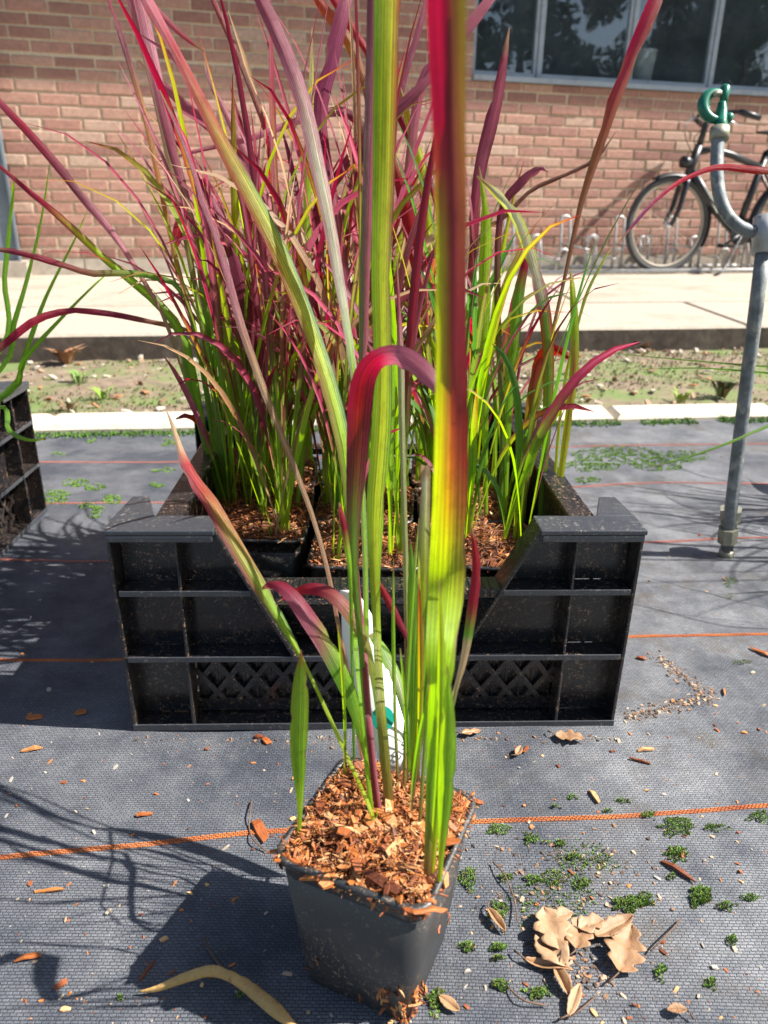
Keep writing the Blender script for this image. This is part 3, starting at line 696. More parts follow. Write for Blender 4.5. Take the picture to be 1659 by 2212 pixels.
def fill_pot(root, half, z, n_stuff, n_part, dome, over=0):
    m = MB(); g = 14; V = []
    for j in range(g+1):
        for i in range(g+1):
            x = (i/g*2-1)*half*.97; y = (j/g*2-1)*half*.97; V.append((x, y, mulch_h(x, y, half, z, dome)-.003))
    m.add(V, [(j*(g+1)+i, j*(g+1)+i+1, (j+1)*(g+1)+i+1, (j+1)*(g+1)+i) for j in range(g) for i in range(g)])
    m.build('compost', M_SOILD, root, True)
    m = MB()
    for k in range(n_stuff):
        x, y = random.uniform(-1, 1)*half*(1+over), random.uniform(-1, 1)*half*(1+over)
        chip_at(m, Vector((x, y, mulch_h(x, y, half, z, dome)+random.uniform(-.002, .0035))), random.choice((.4, .55, .75, 1.0)), .5, long=random.random() < .6)
    for k in range(n_part*3):
        x, y = random.uniform(-1, 1)*half, random.uniform(-1, 1)*half; p = Vector((x, y, mulch_h(x, y, half, z, dome)+random.uniform(.001, .006)))
        d = Vector((random.gauss(0, 1), random.gauss(0, 1), random.gauss(0, .35))).normalized(); L_ = random.uniform(.004, .014); b_ = d.orthogonal().normalized()*L_*random.uniform(-.3, .3)
        m.tube([p-d*L_/2, p+b_, p+d*L_/2], [.0002, .00038, .0002], 4, c=random.choice(CHIPC))
    o = m.build('mulch', M_CHIPA, root); o['kind'] = 'stuff'
    for k in range(n_part):
        x, y = random.uniform(-1, 1)*half*(1+over), random.uniform(-1, 1)*half*(1+over)
        c = bpy.data.objects.new('wood_chip', random.choice(chip_meshes)); link(c, root)
        c.location = (x, y, mulch_h(x, y, half, z, dome)+random.uniform(.0, .004)); c.rotation_euler = (random.gauss(0, .35), random.gauss(0, .3), random.uniform(0, 6.3))
        s_ = random.choice((.35, .45, .55, .65, .8, 1, 1.45)); c.scale = (s_, s_, s_)

# ------------------------------------------------------------------ leaves
GR, BG, YG, DG = (.12, .27, .025), (.26, .50, .025), (.46, .56, .03), (.05, .15, .035)
OR_, RD, CR, MA, MV, TN, BR, PK, LW = (.34, .15, .035), (.34, .018, .022), (.26, .014, .036), (.15, .020, .042), (.34, .10, .15), (.50, .36, .22), (.20, .10, .05), (.46, .17, .22), (.60, .62, .45)  # mauve MV puts blue sky gloss on red blades into the colour
def lerp(a, b, t): return tuple(a[i]*(1-t)+b[i]*t for i in range(3))
def grad(stops, t):
    if t <= stops[0][0]: return stops[0][1]
    for (a, ca), (b_, cb) in zip(stops[:-1], stops[1:]):
        if t <= b_: return lerp(ca, cb, (t-a)/(b_-a))
    return stops[-1][1]
def blade(name, parent, pts, wid, mid, edge=None, edgeR=None, nseg=22, nx=4, face=True, twist=0.0, fold=.16, side0=None, tw1=0.0, org=Vector((0, 0, 0))):
    """pts: world points root->tip; wid: widths; mid/edge: colour stops along the length"""
    C = [Vector(p) for p in catmull([tuple(p) for p in pts], nseg)]
    Wd = [max(.0003, float(x[0])) for x in catmull([(x,) for x in wid], nseg)]
    edge = edge or mid; edgeR = edgeR or edge
    V, F, cols, uv = [], [], [], []; side = side0; Ltot = sum((C[i+1]-C[i]).length for i in range(nseg)); l = 0
    for i, p in enumerate(C):
        t = (C[min(i+1, nseg)]-C[max(i-1, 0)]).normalized()
        if face:
            view = (p-CAM).normalized(); s = view.cross(t)
            if s.length < 1e-4: s = side or Vector((1, 0, 0))
            s.normalize()
            if side is not None and s.dot(side) < 0: s = -s
        else:
            s = side if side is not None else t.orthogonal()
            s = (s-t*s.dot(t)).normalized()
        side = s.copy(); nrm = t.cross(s); a = twist+tw1*i/nseg
        s2 = s*math.cos(a)+nrm*math.sin(a); n2 = t.cross(s2)
        f = i/nseg
        for k in range(nx+1):
            q = k/nx*2-1
            V.append(p+s2*(q*Wd[i]/2)+n2*(fold*Wd[i]*(abs(q)-.5)))
            cm = grad(mid, f); ce = grad(edge if q < 0 else edgeR, f); cols.append(lerp(cm, ce, abs(q)**1.15)); uv.append((k/nx, l*6))
        if i < nseg: l += (C[i+1]-C[i]).length
    for i in range(nseg):
        for k in range(nx): a = i*(nx+1)+k; F.append((a, a+1, a+nx+2, a+nx+1))
    if nx >= 4 and nseg >= 20:
        for _ in range(3):
            i = random.randint(int(nseg*.25), nseg-3); k = random.choice((0, nx)); j = i*(nx+1)+k; inn = i*(nx+1)+(1 if k == 0 else nx-1)
            V[j] = V[j].lerp(V[inn], random.uniform(.3, .8)); cols[j] = (.24, .14, .06)
        for i in (nseg, nseg-1):
            for k in range(nx+1): cols[i*(nx+1)+k] = lerp(cols[i*(nx+1)+k], (.30, .19, .09), .75)
    m = MB(); m.add([v-org for v in V], F, cols); me = m.mesh(name, M_LEAF, True)
    ul = me.uv_layers.new(name='UVMap'); idx = np.empty(len(me.loops), dtype=np.int32); me.loops.foreach_get('vertex_index', idx)
    ul.data.foreach_set('uv', np.array(uv, dtype=np.float32)[idx].ravel())
    o = bpy.data.objects.new(name, me); return link(o, parent)

# ---- front pot
Lc, Fc, Rc_ = G(582, 1850, .136), G(945, 1988, .136), G(1038, 1727, .136)
pc = (Lc+Rc_)/2; e1 = (Lc-Fc); prz = math.atan2(e1.y, e1.x); half = (e1.length+(Rc_-Fc).length)/4-.004
PC = Vector((pc.x, pc.y, 0))
fp = top('potted_grass', 'single black square pot of red and green grass standing in front of the crate', 'potted plant', (PC.x, PC.y, .004), prz)
o = bpy.data.objects.new('pot', pot_mesh(half, half*.80, .134, M_POT)); link(o, fp)
fill_pot(fp, half, .129, 3600, 290, .010, .025)
m = MB()
for k in range(60):                               # bark stuck on the lower corners of the pot
    a = random.uniform(-1, 1); sgn = random.choice((0, 1)); zz = abs(random.gauss(0, .018))+.004; hh = half*(.77+.17*zz/.1)+.001
    p = Vector((a*hh*.95, hh, zz)) if sgn else Vector((-hh, a*hh*.95, zz))
    if random.random() < .8: p = Vector((-hh*random.uniform(.5, 1), hh*1.01, zz)) if sgn else Vector((-hh*1.01, hh*random.uniform(.5, 1), zz))
    chip_at(m, p, .8, 1.2)
o = m.build('clinging_bark', M_CHIPA, fp); o['kind'] = 'stuff'
FPI = Matrix.Translation((PC.x, PC.y, .004))@Matrix.Rotation(prz, 4, 'Z'); FPI = FPI.inverted()
def fleaf(spec, mid, edge=None, edgeR=None, twist=0, tw1=0, fold=.14, nseg=30, nx=6, name='leaf'):
    pts = [D(u, v, d) for u, v, d, w_ in spec]; wid = [w_*d/FU for u, v, d, w_ in spec]
    o = blade(name, fp, pts, wid, mid, edge, edgeR, nseg, nx, True, twist, fold, None, tw1)
    o.data.transform(FPI); return o
# root depths come from the mulch surface
def rd(u, v, z=.139): p = G(u, v, z); return (p-CAM).dot(FW)
def S(*a): return list(a)
bA = rd(923, 1893)
fleaf([(923, 1893, bA, 17), (927, 1780, bA-.015, 18), (932, 1660, bA-.03, 22), (943, 1540, bA-.05, 38), (952, 1430, bA-.075, 64), (965, 1260, .46, 80), (972, 1100, .405, 76), (976, 900, .345, 72), (975, 700, .32, 66), (975, 480, .30, 68), (970, 250, .28, 74), (965, 0, .255, 88), (960, -260, .23, 70), (955, -480, .22, 20)],
      [(0, BR), (.12, GR), (.2, BG), (.32, (.30, .52, .02)), (.40, (.40, .54, .02)), (.48, (.34, .12, .03)), (.55, (.27, .045, .035)), (.68, (.20, .015, .035)), (1, CR)], [(0, BR), (.1, BG), (.3, (.32, .54, .02)), (.46, (.38, .52, .02)), (.66, YG), (.74, CR), (1, CR)], [(0, BR), (.1, BG), (.34, (.30, .50, .02)), (.41, (.32, .20, .03)), (.49, (.30, .03, .03)), (.62, CR), (.72, (.36, .13, .03)), (1, YG)], tw1=.2)
bB = rd(843, 1751)
fleaf([(843, 1751, bB, 20), (832, 1640, bB-.015, 22), (822, 1520, bB-.03, 20), (815, 1380, 0.58, 17), (810, 1240, 0.56, 24), (812, 1100, 0.55, 40), (824, 940, 0.54, 44), (828, 800, 0.53, 40), (824, 600, 0.51, 44), (830, 380, 0.49, 50), (835, 150, 0.46, 56), (840, -80, 0.44, 60), (846, -330, 0.42, 30)],
      [(0, (.17, .15, .03)), (.2, (.25, .25, .05)), (.4, YG), (1, YG)], [(0, BR), (.25, GR), (.6, BG), (1, GR)], [(0, BR), (.3, BG), (.55, GR), (.7, MA), (.85, RD), (1, CR)], tw1=.3)
bC = rd(820, 1770)
fleaf([(820, 1770, bC, 17), (808, 1680, bC-.01, 16), (796, 1550, bC-.02, 15), (785, 1400, 0.59, 15), (772, 1270, 0.58, 14), (764, 1130, 0.565, 14), (772, 960, 0.56, 14), (785, 760, 0.55, 18), (790, 560, 0.54, 24), (798, 330, 0.53, 25), (804, 100, 0.52, 25), (808, -160, 0.5, 22), (810, -350, 0.5, 6)],
      [(0, (.16, .03, .03)), (.2, (.22, .03, .05)), (.5, (.12, .06, .03)), (.75, MA), (1, MA)], [(0, MA), (.6, DG), (.8, (.06, .01, .02)), (1, MA)], [(0, PK), (.5, MV), (1, MA)], fold=.3, tw1=.5)
bD = rd(806, 1778)
fleaf([(806, 1778, bD, 11), (790, 1640, bD-.01, 9), (775, 1480, bD-.02, 9), (764, 1330, 0.605, 10), (760, 1180, 0.6, 18), (752, 1010, 0.6, 32), (722, 870, 0.605, 36), (688, 760, 0.61, 38), (640, 630, 0.615, 39), (592, 520, 0.62, 39), (540, 420, 0.62, 38), (480, 310, 0.625, 33), (425, 200, 0.63, 27), (370, 95, 0.63, 22), (320, 5, 0.63, 28), (270, -90, 0.63, 20), (230, -170, 0.63, 4)],
      [(0, BG), (.3, BG), (.45, YG), (.62, (.44, .44, .03)), (.72, OR_), (.80, RD), (.88, PK), (1, MV)], [(0, BG), (.25, GR), (.38, (.34, .13, .03)), (.55, (.36, .06, .03)), (.7, RD), (.85, CR), (1, PK)], [(0, BG), (.3, DG), (.5, (.05, .14, .07)), (.62, GR), (.72, RD), (1, PK)], tw1=.35)
bE = rd(812, 1792)
fleaf([(812, 1790, bE, 9), (800, 1650, 0.61, 10), (792, 1450, 0.6, 11), (790, 1250, 0.59, 12), (783, 1050, 0.59, 12), (772, 880, 0.59, 13), (762, 790, 0.59, 16), (748, 690, 0.595, 20), (730, 590, 0.6, 24), (708, 460, 0.6, 30), (682, 340, 0.605, 33), (655, 220, 0.61, 34), (615, 110, 0.61, 33), (570, 10, 0.61, 30), (520, -90, 0.61, 22), (480, -160, 0.61, 4)],
      [(0, BG), (.4, BG), (.52, LW), (.64, (.45, .50, .30)), (.78, MV), (1, CR)], [(0, GR), (.45, (.4, .35, .3)), (.6, PK), (.78, MV), (1, MA)], fold=.12)
bF = rd(700+105, 1660)
fleaf([(790, 1700, 0.62, 10), (770, 1560, 0.62, 9), (738, 1390, 0.62, 9), (712, 1250, 0.62, 9), (680, 1130, 0.625, 10), (640, 1020, 0.625, 12), (596, 910, 0.625, 15), (556, 805, 0.625, 17), (520, 700, 0.625, 18), (493, 600, 0.625, 16), (470, 520, 0.625, 14), (440, 440, 0.625, 12), (415, 360, 0.625, 10), (380, 270, 0.625, 8), (345, 195, 0.625, 3)],
      [(0, (.35, .10, .08)), (.3, (.36, .22, .13)), (.5, (.38, .26, .12)), (.62, MV), (1, PK)], [(0, TN), (.5, BR), (.7, MV), (1, CR)])
bG = rd(812, 1792)
fleaf([(814, 1792, bG, 10), (795, 1735, bG-.005, 9), (757, 1650, .60, 9), (710, 1545, .60, 9), (668, 1455, .60, 8), (632, 1385, .60, 15), (600, 1330, .60, 24), (567, 1275, .60, 31), (530, 1215, .60, 34), (492, 1150, .605, 35), (455, 1085, .61, 33), (425, 1045, .615, 28), (402, 1005, .615, 24), (388, 965, .62, 14), (375, 925, .62, 9), (360, 888, .62, 2)],
      [(0, YG), (.25, YG), (.42, BG), (.58, (.35, .30, .05)), (.72, RD), (.82, RD), (.86, TN), (1, TN)], [(0, BG), (.35, GR), (.5, CR), (.8, CR), (.85, BR), (1, TN)], [(0, BG), (.4, DG), (.55, OR_), (.8, RD), (.87, TN), (1, TN)], tw1=.3)
fleaf([(795, 1720, 0.61, 8), (788, 1560, 0.59, 10), (780, 1400, 0.57, 12), (768, 1270, 0.555, 16), (763, 1150, 0.545, 26), (768, 1040, 0.535, 40), (774, 930, 0.52, 50), (779, 860, 0.505, 54), (790, 808, 0.495, 50), (816, 775, 0.485, 42), (850, 767, 0.475, 44), (885, 779, 0.468, 48), (918, 805, 0.463, 42), (945, 838, 0.46, 26), (965, 880, 0.46, 3)],
      [(0, GR), (.28, GR), (.38, (.2, .04, .02)), (.52, (.24, .016, .02)), (.66, CR), (.73, MV), (.95, MV), (1, CR)], [(0, GR), (.35, MA), (.62, CR), (.72, MV), (1, MV)], fold=.1)
fleaf([(818, 1785, .60, 9), (803, 1690, .59, 12), (783, 1590, .58, 20), (760, 1515, .575, 30), (732, 1450, .57, 36), (700, 1390, .57, 38), (668, 1340, .57, 38), (638, 1297, .57, 34), (610, 1270, .575, 28), (585, 1263, .58, 18), (566, 1272, .585, 5)],
      [(0, YG), (.3, GR), (.42, GR), (.52, (.25, .10, .05)), (.6, MV), (.9, CR), (1, CR)], [(0, GR), (.4, GR), (.5, MV), (1, CR)], [(0, GR), (.48, BG), (.6, CR), (1, CR)], fold=.1)
fleaf([(832, 1760, .61, 8), (822, 1600, .60, 9), (808, 1470, .59, 14), (786, 1385, .585, 22), (757, 1330, .58, 28), (725, 1292, .58, 30), (692, 1274, .585, 28), (655, 1274, .59, 22), (620, 1290, .60, 8), (600, 1300, .60, 2)],
      [(0, GR), (.35, (.3, .28, .08)), (.5, (.35, .12, .10)), (.7, CR), (.85, RD), (1, RD)], None, fold=.1)
bK = rd(646, 1803)
fleaf([(646, 1805, bK, 9), (648, 1755, bK-.005, 11), (647, 1700, bK-.01, 20), (645, 1640, bK-.02, 33), (646, 1570, bK-.03, 39), (648, 1510, bK-.038, 37), (649, 1460, bK-.045, 27), (650, 1428, bK-.05, 12), (650, 1403, bK-.053, 2)],
      [(0, YG), (.3, (.14, .30, .02)), (.8, (.16, .30, .02)), (1, RD)], [(0, BG), (.3, BG), (.8, (.2, .22, .03)), (1, CR)], fold=.08)
fleaf([(925, 1880, bA+.005, 11), (940, 1760, .57, 11), (955, 1640, .55, 10), (968, 1560, .54, 11), (985, 1490, .53, 12), (1001, 1430, .525, 15), (1012, 1370, .52, 20), (1022, 1300, .515, 22), (1029, 1240, .51, 20), (1026, 1185, .505, 14), (1016, 1130, .50, 2)],
      [(0, BR), (.3, GR), (.45, TN), (.56, TN), (.6, GR), (.68, CR), (1, RD)], None, fold=.2)
bM = rd(950, 1905)
fleaf([(950, 1905, bM, 9), (953, 1850, bM-.005, 13), (957, 1790, bM-.015, 22), (962, 1720, bM-.03, 34), (966, 1650, bM-.045, 37), (968, 1590, bM-.055, 34), (969, 1530, bM-.065, 24), (968, 1480, bM-.07, 12), (967, 1440, bM-.075, 2)],
      [(0, YG), (.3, (.22, .45, .02)), (1, BG)], [(0, BG), (1, YG)], [(0, BG), (.6, BG), (1, BR)], fold=.2)
fleaf([(886, 1767, .61, 9), (893, 1650, .59, 11), (902, 1500, .56, 16), (910, 1350, .53, 22), (915, 1200, .50, 24), (918, 1100, .49, 23), (919, 1005, .48, 22)],
      [(0, BR), (.3, BG), (.6, YG), (1, LW)], [(0, BR), (.4, GR), (1, (.3, .12, .1))], fold=.25)
bO = rd(870, 1755)
fleaf([(870, 1755, bO, 11), (876, 1640, 0.62, 10), (878, 1500, 0.61, 9), (878, 1350, 0.6, 11), (876, 1200, 0.59, 12), (872, 1050, 0.58, 12), (868, 900, 0.575, 14), (866, 780, 0.57, 15), (862, 680, 0.57, 10), (857, 560, 0.57, 2)],
      [(0, (.3, .30, .08)), (.3, BR), (.4, (.30, .34, .12)), (.75, (.30, .32, .18)), (.85, MV), (1, CR)], None, fold=.3)
fleaf([(885, 1685, .62, 9), (890, 1580, .605, 11), (892, 1480, .59, 18), (893, 1400, .58, 24), (893, 1320, .57, 26), (891, 1250, .56, 20), (888, 1200, .555, 10), (886, 1165, .55, 2)],
      [(0, GR), (.5, (.14, .32, .04)), (1, GR)], [(0, BG), (1, GR)], fold=.12)
fleaf([(886, 1640, .62, 8), (880, 1560, .61, 12), (862, 1480, .60, 22), (840, 1430, .60, 26), (820, 1395, .60, 22), (800, 1370, .60, 10)],
      [(0, GR), (.4, LW), (.7, (.3, .45, .2)), (1, GR)], [(0, GR), (1, BG)], fold=.1)
fleaf([(872, 1600, .62, 6), (885, 1450, .60, 7), (880, 1385, .595, 10), (858, 1335, .59, 15), (838, 1295, .585, 16), (820, 1262, .58, 10), (808, 1235, .58, 2)],
      [(0, GR), (.3, MA), (.5, CR), (1, RD)], None, fold=.15)
fleaf([(765, 1640, .60, 6), (760, 1400, .57, 7), (757, 1250, .55, 9), (748, 1170, .545, 14), (740, 1120, .54, 13), (733, 1085, .54, 3)],
      [(0, GR), (.5, BG), (.7, CR), (1, RD)], None, fold=.15)
for (u0, v0, u1, v1, cu, w_) in ((895, 1690, 940, 1080, 10, 15), (900, 1700, 905, 1250, 6, 12), (745, 1670, 730, 1350, 5, 7), (887, 1770, 925, 1500, -6, 8), (932, 1890, 950, 1250, 10, 17), (880, 1700, 865, 1400, 4, 7)):
    a = rd(u0, v0, .136)
    fleaf([(u0, v0, a, w_*.8), ((u0*2+u1)/3+cu, (v0*2+v1)/3, a-.04, w_), ((u0+2*u1)/3+cu, (v0+2*v1)/3, a-.08, w_*1.1), (u1, v1, a-.115, 2)],
          [(0, random.choice([BR, YG, (.3, .12, .1)])), (.3, random.choice([BG, GR, YG])), (1, random.choice([BG, RD, YG, (.3, .2, .08)]))], None, fold=.25)
for u0, v0, u1, v1, w_ in ((873, 1725, 905, 1120, 9), (890, 1740, 915, 1330, 8), (905, 1800, 935, 1380, 9), (860, 1700, 850, 1210, 7), (898, 1690, 925, 1240, 8)):
    a = rd(u0, v0, .136); q = random.uniform(-6, 6)
    fleaf([(u0, v0, a, w_*.9), ((u0*2+u1)/3+q, (v0*2+v1)/3, a-.015, w_), ((u0+2*u1)/3+q, (v0+2*v1)/3, a-.03, w_*1.2), (u1, v1, a-.05, 2)], [(0, (.22, .16, .06)), (.25, (.3, .34, .08)), (.7, BG), (1, TN)], [(0, BR), (.4, GR), (1, BG)], fold=.3)
for u0, v0 in ((745, 1690), (938, 1850), (815, 1790)):
    a = rd(u0, v0, .136); fleaf([(u0, v0+8, a, 7), (u0-1, v0-20, a-.003, 7), (u0-2, v0-45, a-.006, 2)], [(0, BR), (1, YG)], nseg=8, nx=4)

# ---- plant label
TB = G(862, 1655, .132)
tg = top('plant_label', 'white plastic plant label with a teal dot stuck upright in the front pot', 'plant label', TB)
dT = (TB-CAM).dot(FW)
TL = [(826, 1665), (806, 1600), (789, 1545), (769, 1491), (752, 1440), (741, 1390), (738, 1350), (737, 1300), (733, 1276)]
TR = [(908, 1665), (886, 1600), (868, 1540), (848, 1475), (832, 1420), (821, 1380), (812, 1344), (786, 1300), (770, 1275)]
CL, CR_ = catmull(TL, 24), catmull(TR, 24); m = MB(); V = []
dep = lambda i: dT-.012*(i/24)+.008*math.sin(i/24*math.pi)
for i in range(25):
    d = dep(i)
    for k in range(5):
        q = k/4; u = CL[i][0]*(1-q)+CR_[i][0]*q; v = CL[i][1]*(1-q)+CR_[i][1]*q
        V.append(D(u, v, d-.002*math.sin(math.pi*q))-TB)
F = [(i*5+k, i*5+k+1, i*5+k+6, i*5+k+5) for i in range(24) for k in range(4)]
m.add(V, F); o = m.build('strip', M_WHT, tg, True); sm = o.modifiers.new('t', 'SOLIDIFY'); sm.thickness = .0006
m = MB(); i0 = 7; nd = 28
def onlabel(u, v, lift):
    # interpolate the strip's depth at this height
    vs = [(CL[i][1]+CR_[i][1])/2 for i in range(25)]; i = min(range(25), key=lambda j: abs(vs[j]-v)); j = i+1 if v < vs[i] else i-1; j = max(0, min(24, j))
    k = 0 if i == j else (v-vs[i])/(vs[j]-vs[i]); d = dep(i)*(1-k)+dep(j)*k
    ul = CL[i][0]*(1-k)+CL[j][0]*k; ur = CR_[i][0]*(1-k)+CR_[j][0]*k; q = (u-ul)/(ur-ul)
    return D(u, v, d-.002*math.sin(math.pi*q)-lift)-TB
V = [onlabel(827, 1552, .0016)]+[onlabel(827+24.5*math.cos(a), 1552+27*math.sin(a), .0014) for a in np.linspace(0, 2*math.pi, nd, endpoint=False)]
m.add(V, [(0, k+1, (k+1) % nd+1) for k in range(nd)]); m.build('dot_sticker', M_TEAL, tg)
m = MB()
for st_ in ([(848, 1628), (856, 1623), (858, 1630), (850, 1636), (856, 1634), (862, 1640), (866, 1632)], [(878, 1596), (874, 1603), (880, 1608), (876, 1614)], [(884, 1622), (881, 1630), (888, 1636)]):
    C = catmull([tuple(onlabel(u, v, .0016)) for u, v in st_], 16); m.tube([Vector(c) for c in C], .00045, 5)
m.build('handwriting', M_INK, tg)

# ---- grass in crates
CM = Matrix.Translation((CC.x, CC.y, .004))@Matrix.Rotation(cang, 4, 'Z')
pot_me = pot_mesh(.0625, .050, .135, M_INPOT)
def rand_leaf(parent, base, az, L_, lean, droop, wmax, kind, org):
    pts = []; p = base.copy(); ang = lean; n = 9
    dirh = Vector((math.cos(az), math.sin(az), 0)); ca = random.gauss(0, .12)
    for i in range(n+1):
        pts.append(p.copy()); t = i/n
        ang += droop*(t**2.2)*.42+.01; dirh.rotate(Matrix.Rotation(ca*.25, 3, 'Z'))
        p = p+(dirh*math.sin(ang)+Vector((0, 0, 1))*math.cos(ang))*(L_/n)
    prof = [.45, .45, .5, .72, .95, 1.0, .97, .85, .62, .3][:n]+[.05]
    wid = [wmax*x for x in prof]; w0 = random.uniform(-.08, .12)
    if kind == 0: mid, ed = [(0, YG), (.3+w0, GR), (.42+w0, (.16, .13, .04)), (.55+w0, random.choice([CR, MA, MV, MV])), (1, random.choice([CR, MA, MV, PK]))], [(0, BG), (.28+w0, BG), (.42+w0, MA), (.7, random.choice([MA, MV])), (1, CR)]
    elif kind == 1: mid, ed = [(0, YG), (.35, BG), (.7, (.28, .45, .03)), (.92, (.3, .28, .05)), (1, CR)], [(0, GR), (.5, BG), (.8, (.3, .2, .03)), (1, RD)]
    elif kind == 2: mid, ed = [(0, (.2, .2, .04)), (.25, MA), (.6, MV), (1, PK)], [(0, GR), (.3, CR), (1, MA)]
    elif kind == 3: mid, ed = [(0, TN), (.5, BR), (1, TN)], None
    elif kind == 4: mid, ed = [(0, YG), (.3, GR), (1, DG)], None
    else: mid, ed = [(0, YG), (.35, GR), (.55, YG), (.68, (.35, .22, .04)), (.82, CR), (1, CR)], [(0, BG), (.4, (.16, .16, .03)), (.55, MA), (1, CR)]
    blade('leaf', parent, pts, wid, mid, ed, None, 11, 2, False, 0, random.uniform(.1, .28), Vector((-math.sin(az), math.cos(az), 0)).lerp(dirh, random.uniform(-.6, .6)).normalized(), random.uniform(-1.2, 1.2), org)

rows = [('front', .13), ('second', .26), ('third', .385), ('rear', .47)]
cx_ = [(-.148, 'left'), (-.010, 'middle'), (.127, 'right')]
base_lbls = {}
def crate_pot(M, x, y, label, nleaf, kinds, parts=False, hmul=1.0, grp='potted red grasses in the crate', wmul=1.0):
    P = M@Vector((x, y, .035)); rz = cang+random.gauss(0, .06)
    r = top('potted_grass', label, 'potted plant', P, rz, grp)
    o = bpy.data.objects.new('pot', pot_me); link(o, r)
    fill_pot(r, .062, .133, 850, 0, .012, .04)
    nsh = max(5, nleaf//3); cl = [(random.gauss(0, .028), random.gauss(0, .028)) for _ in range(5)]
    for s_ in range(nsh):
        c0 = random.choice(cl); bx = max(-.05, min(.05, c0[0]+random.gauss(0, .012))); by = max(-.05, min(.05, c0[1]+random.gauss(0, .012)))
        base = Vector((bx, by, .135)); az = math.atan2(by, bx)+random.gauss(0, 1.0); ln = abs(random.gauss(.07, .10))
        for q in range(3):
            k = random.choice(kinds); L_ = random.uniform(.36, .66)*hmul*(1-.14*q)
            if random.random() < .2: L_ *= .55
            rand_leaf(r, base+Vector((random.gauss(0, .003), random.gauss(0, .003), 0)), az+random.gauss(0, 1.0)+q*2.4, L_, ln+.05*q*random.random(), random.choice((.2, .5, .9, 1.4, 1.7)) if q else random.choice((.2, .5, 1.2)), random.choice((.0042, .0052, .0065, .008, .011))*random.uniform(.85, 1.1)*wmul, k, Vector((0, 0, 0)))
    return r
mainK = [0, 0, 0, 2, 5, 1, 5, 0, 1, 3] 
cp = {}
for ri, (rn, yy) in enumerate((('front', .13), ('second', .262), ('rear', .395))):
    for cx, cn in cx_:
        y = yy+(.075 if (cn == 'left' and ri == 0) else (.04 if cn == 'left' and ri == 1 else 0))
        ks = mainK if cn != 'right' else [0, 0, 2, 1, 1, 4, 4, 5, 1]
        nl = 78 if ri else (42 if cn != 'middle' else 21)
        cp[(ri, cn)] = crate_pot(CM, cx, y, 'potted red grass in the %s row of the large crate, %s pot of that row' % (rn, {'left': 'nearest the pale plank wall side' if 0 else 'leftmost', 'middle': 'centre', 'right': 'rightmost'}[cn]), nl if cn != 'right' else int(nl*.75), ks, hmul=1 if cn != 'right' else .74)
def cleaf(key, spec, mid, edge=None, edgeR=None, **kw):
    par = cp[key]; pts = [D(u, v, d) for u, v, d, w_ in spec]; wid = [w_*d/FU for u, v, d, w_ in spec]
    o = blade('leaf', par, pts, wid, mid, edge, edgeR, kw.pop('nseg', 20), 4, True, kw.pop('twist', 0), kw.pop('fold', .14), None, kw.pop('tw1', 0))
    o.data.transform((Matrix.Translation(par.location)@Matrix.Rotation(par.rotation_euler.z, 4, 'Z')).inverted()); return o
FL, FM, FR_ = (0, 'left'), (0, 'middle'), (0, 'right'); SL, SM, SR = (1, 'left'), (1, 'middle'), (1, 'right')
cleaf(FR_, [(1125, 1135, .98, 8), (1150, 950, .96, 8), (1180, 780, .94, 7), (1222, 590, .92, 8), (1255, 440, .90, 12), (1290, 330, .885, 20), (1325, 220, .87, 27), (1370, 110, .86, 30), (1412, 10, .85, 32), (1450, -90, .85, 20), (1480, -170, .85, 3)],
      [(0, YG), (.3, BR), (.5, (.28, .10, .04)), (.65, CR), (1, CR)], [(0, BR), (.5, BR), (.7, (.45, .012, .06)), (1, (.45, .012, .06))], [(0, BR), (.7, (.3, .1, .06)), (1, MA)])
cleaf(FL, [(470, 1100, 1.06, 9), (440, 930, 1.03, 12), (400, 740, 1.0, 20), (350, 665, .99, 20), (300, 620, .98, 18), (240, 570, .97, 17), (190, 525, .96, 16), (130, 470, .95, 15), (70, 420, .95, 12), (0, 360, .94, 8), (-60, 300, .94, 2)],
      [(0, GR), (.4, BG), (.6, YG), (.75, CR), (1, MA)], [(0, GR), (.5, GR), (.65, CR), (1, CR)])
cleaf(FL, [(475, 1100, 1.05, 8), (420, 880, 1.0, 9), (360, 700, .96, 9), (300, 590, .93, 10), (240, 500, .91, 15), (190, 440, .90, 19), (130, 365, .89, 19), (60, 285, .88, 17), (0, 222, .88, 14), (-60, 150, .88, 3)],
      [(0, GR), (.4, PK), (.6, MA), (.8, CR), (1, MV)], None)
cleaf(FL, [(480, 1095, 1.04, 8), (440, 820, .98, 9), (400, 640, .93, 10), (330, 597, .92, 14), (250, 590, .90, 14), (190, 590, .89, 14), (110, 565, .88, 14), (40, 545, .87, 13), (-40, 535, .87, 6)],
      [(0, GR), (.4, GR), (.6, BR), (.75, CR), (1, MA)], None)
cleaf(SL, [(490, 1050, 1.15, 9), (450, 860, 1.1, 9), (420, 730, 1.07, 10), (370, 705, 1.06, 11), (300, 690, 1.05, 12), (230, 677, 1.04, 13), (150, 672, 1.04, 14), (80, 690, 1.03, 16), (20, 735, 1.02, 16), (-40, 790, 1.02, 6)],
      [(0, GR), (.35, BR), (.5, MA), (.8, CR), (1, MA)], None)
cleaf(SL, [(490, 1050, 1.15, 9), (455, 800, 1.1, 12), (430, 560, 1.06, 12), (440, 410, 1.04, 12), (438, 395, 1.03, 20), (415, 430, 1.02, 30), (395, 480, 1.0, 32), (380, 520, 1.0, 20), (370, 562, 1.0, 3)],
      [(0, GR), (.4, MA), (.6, CR), (1, RD)], [(0, GR), (.5, CR), (1, (.25, .005, .02))])
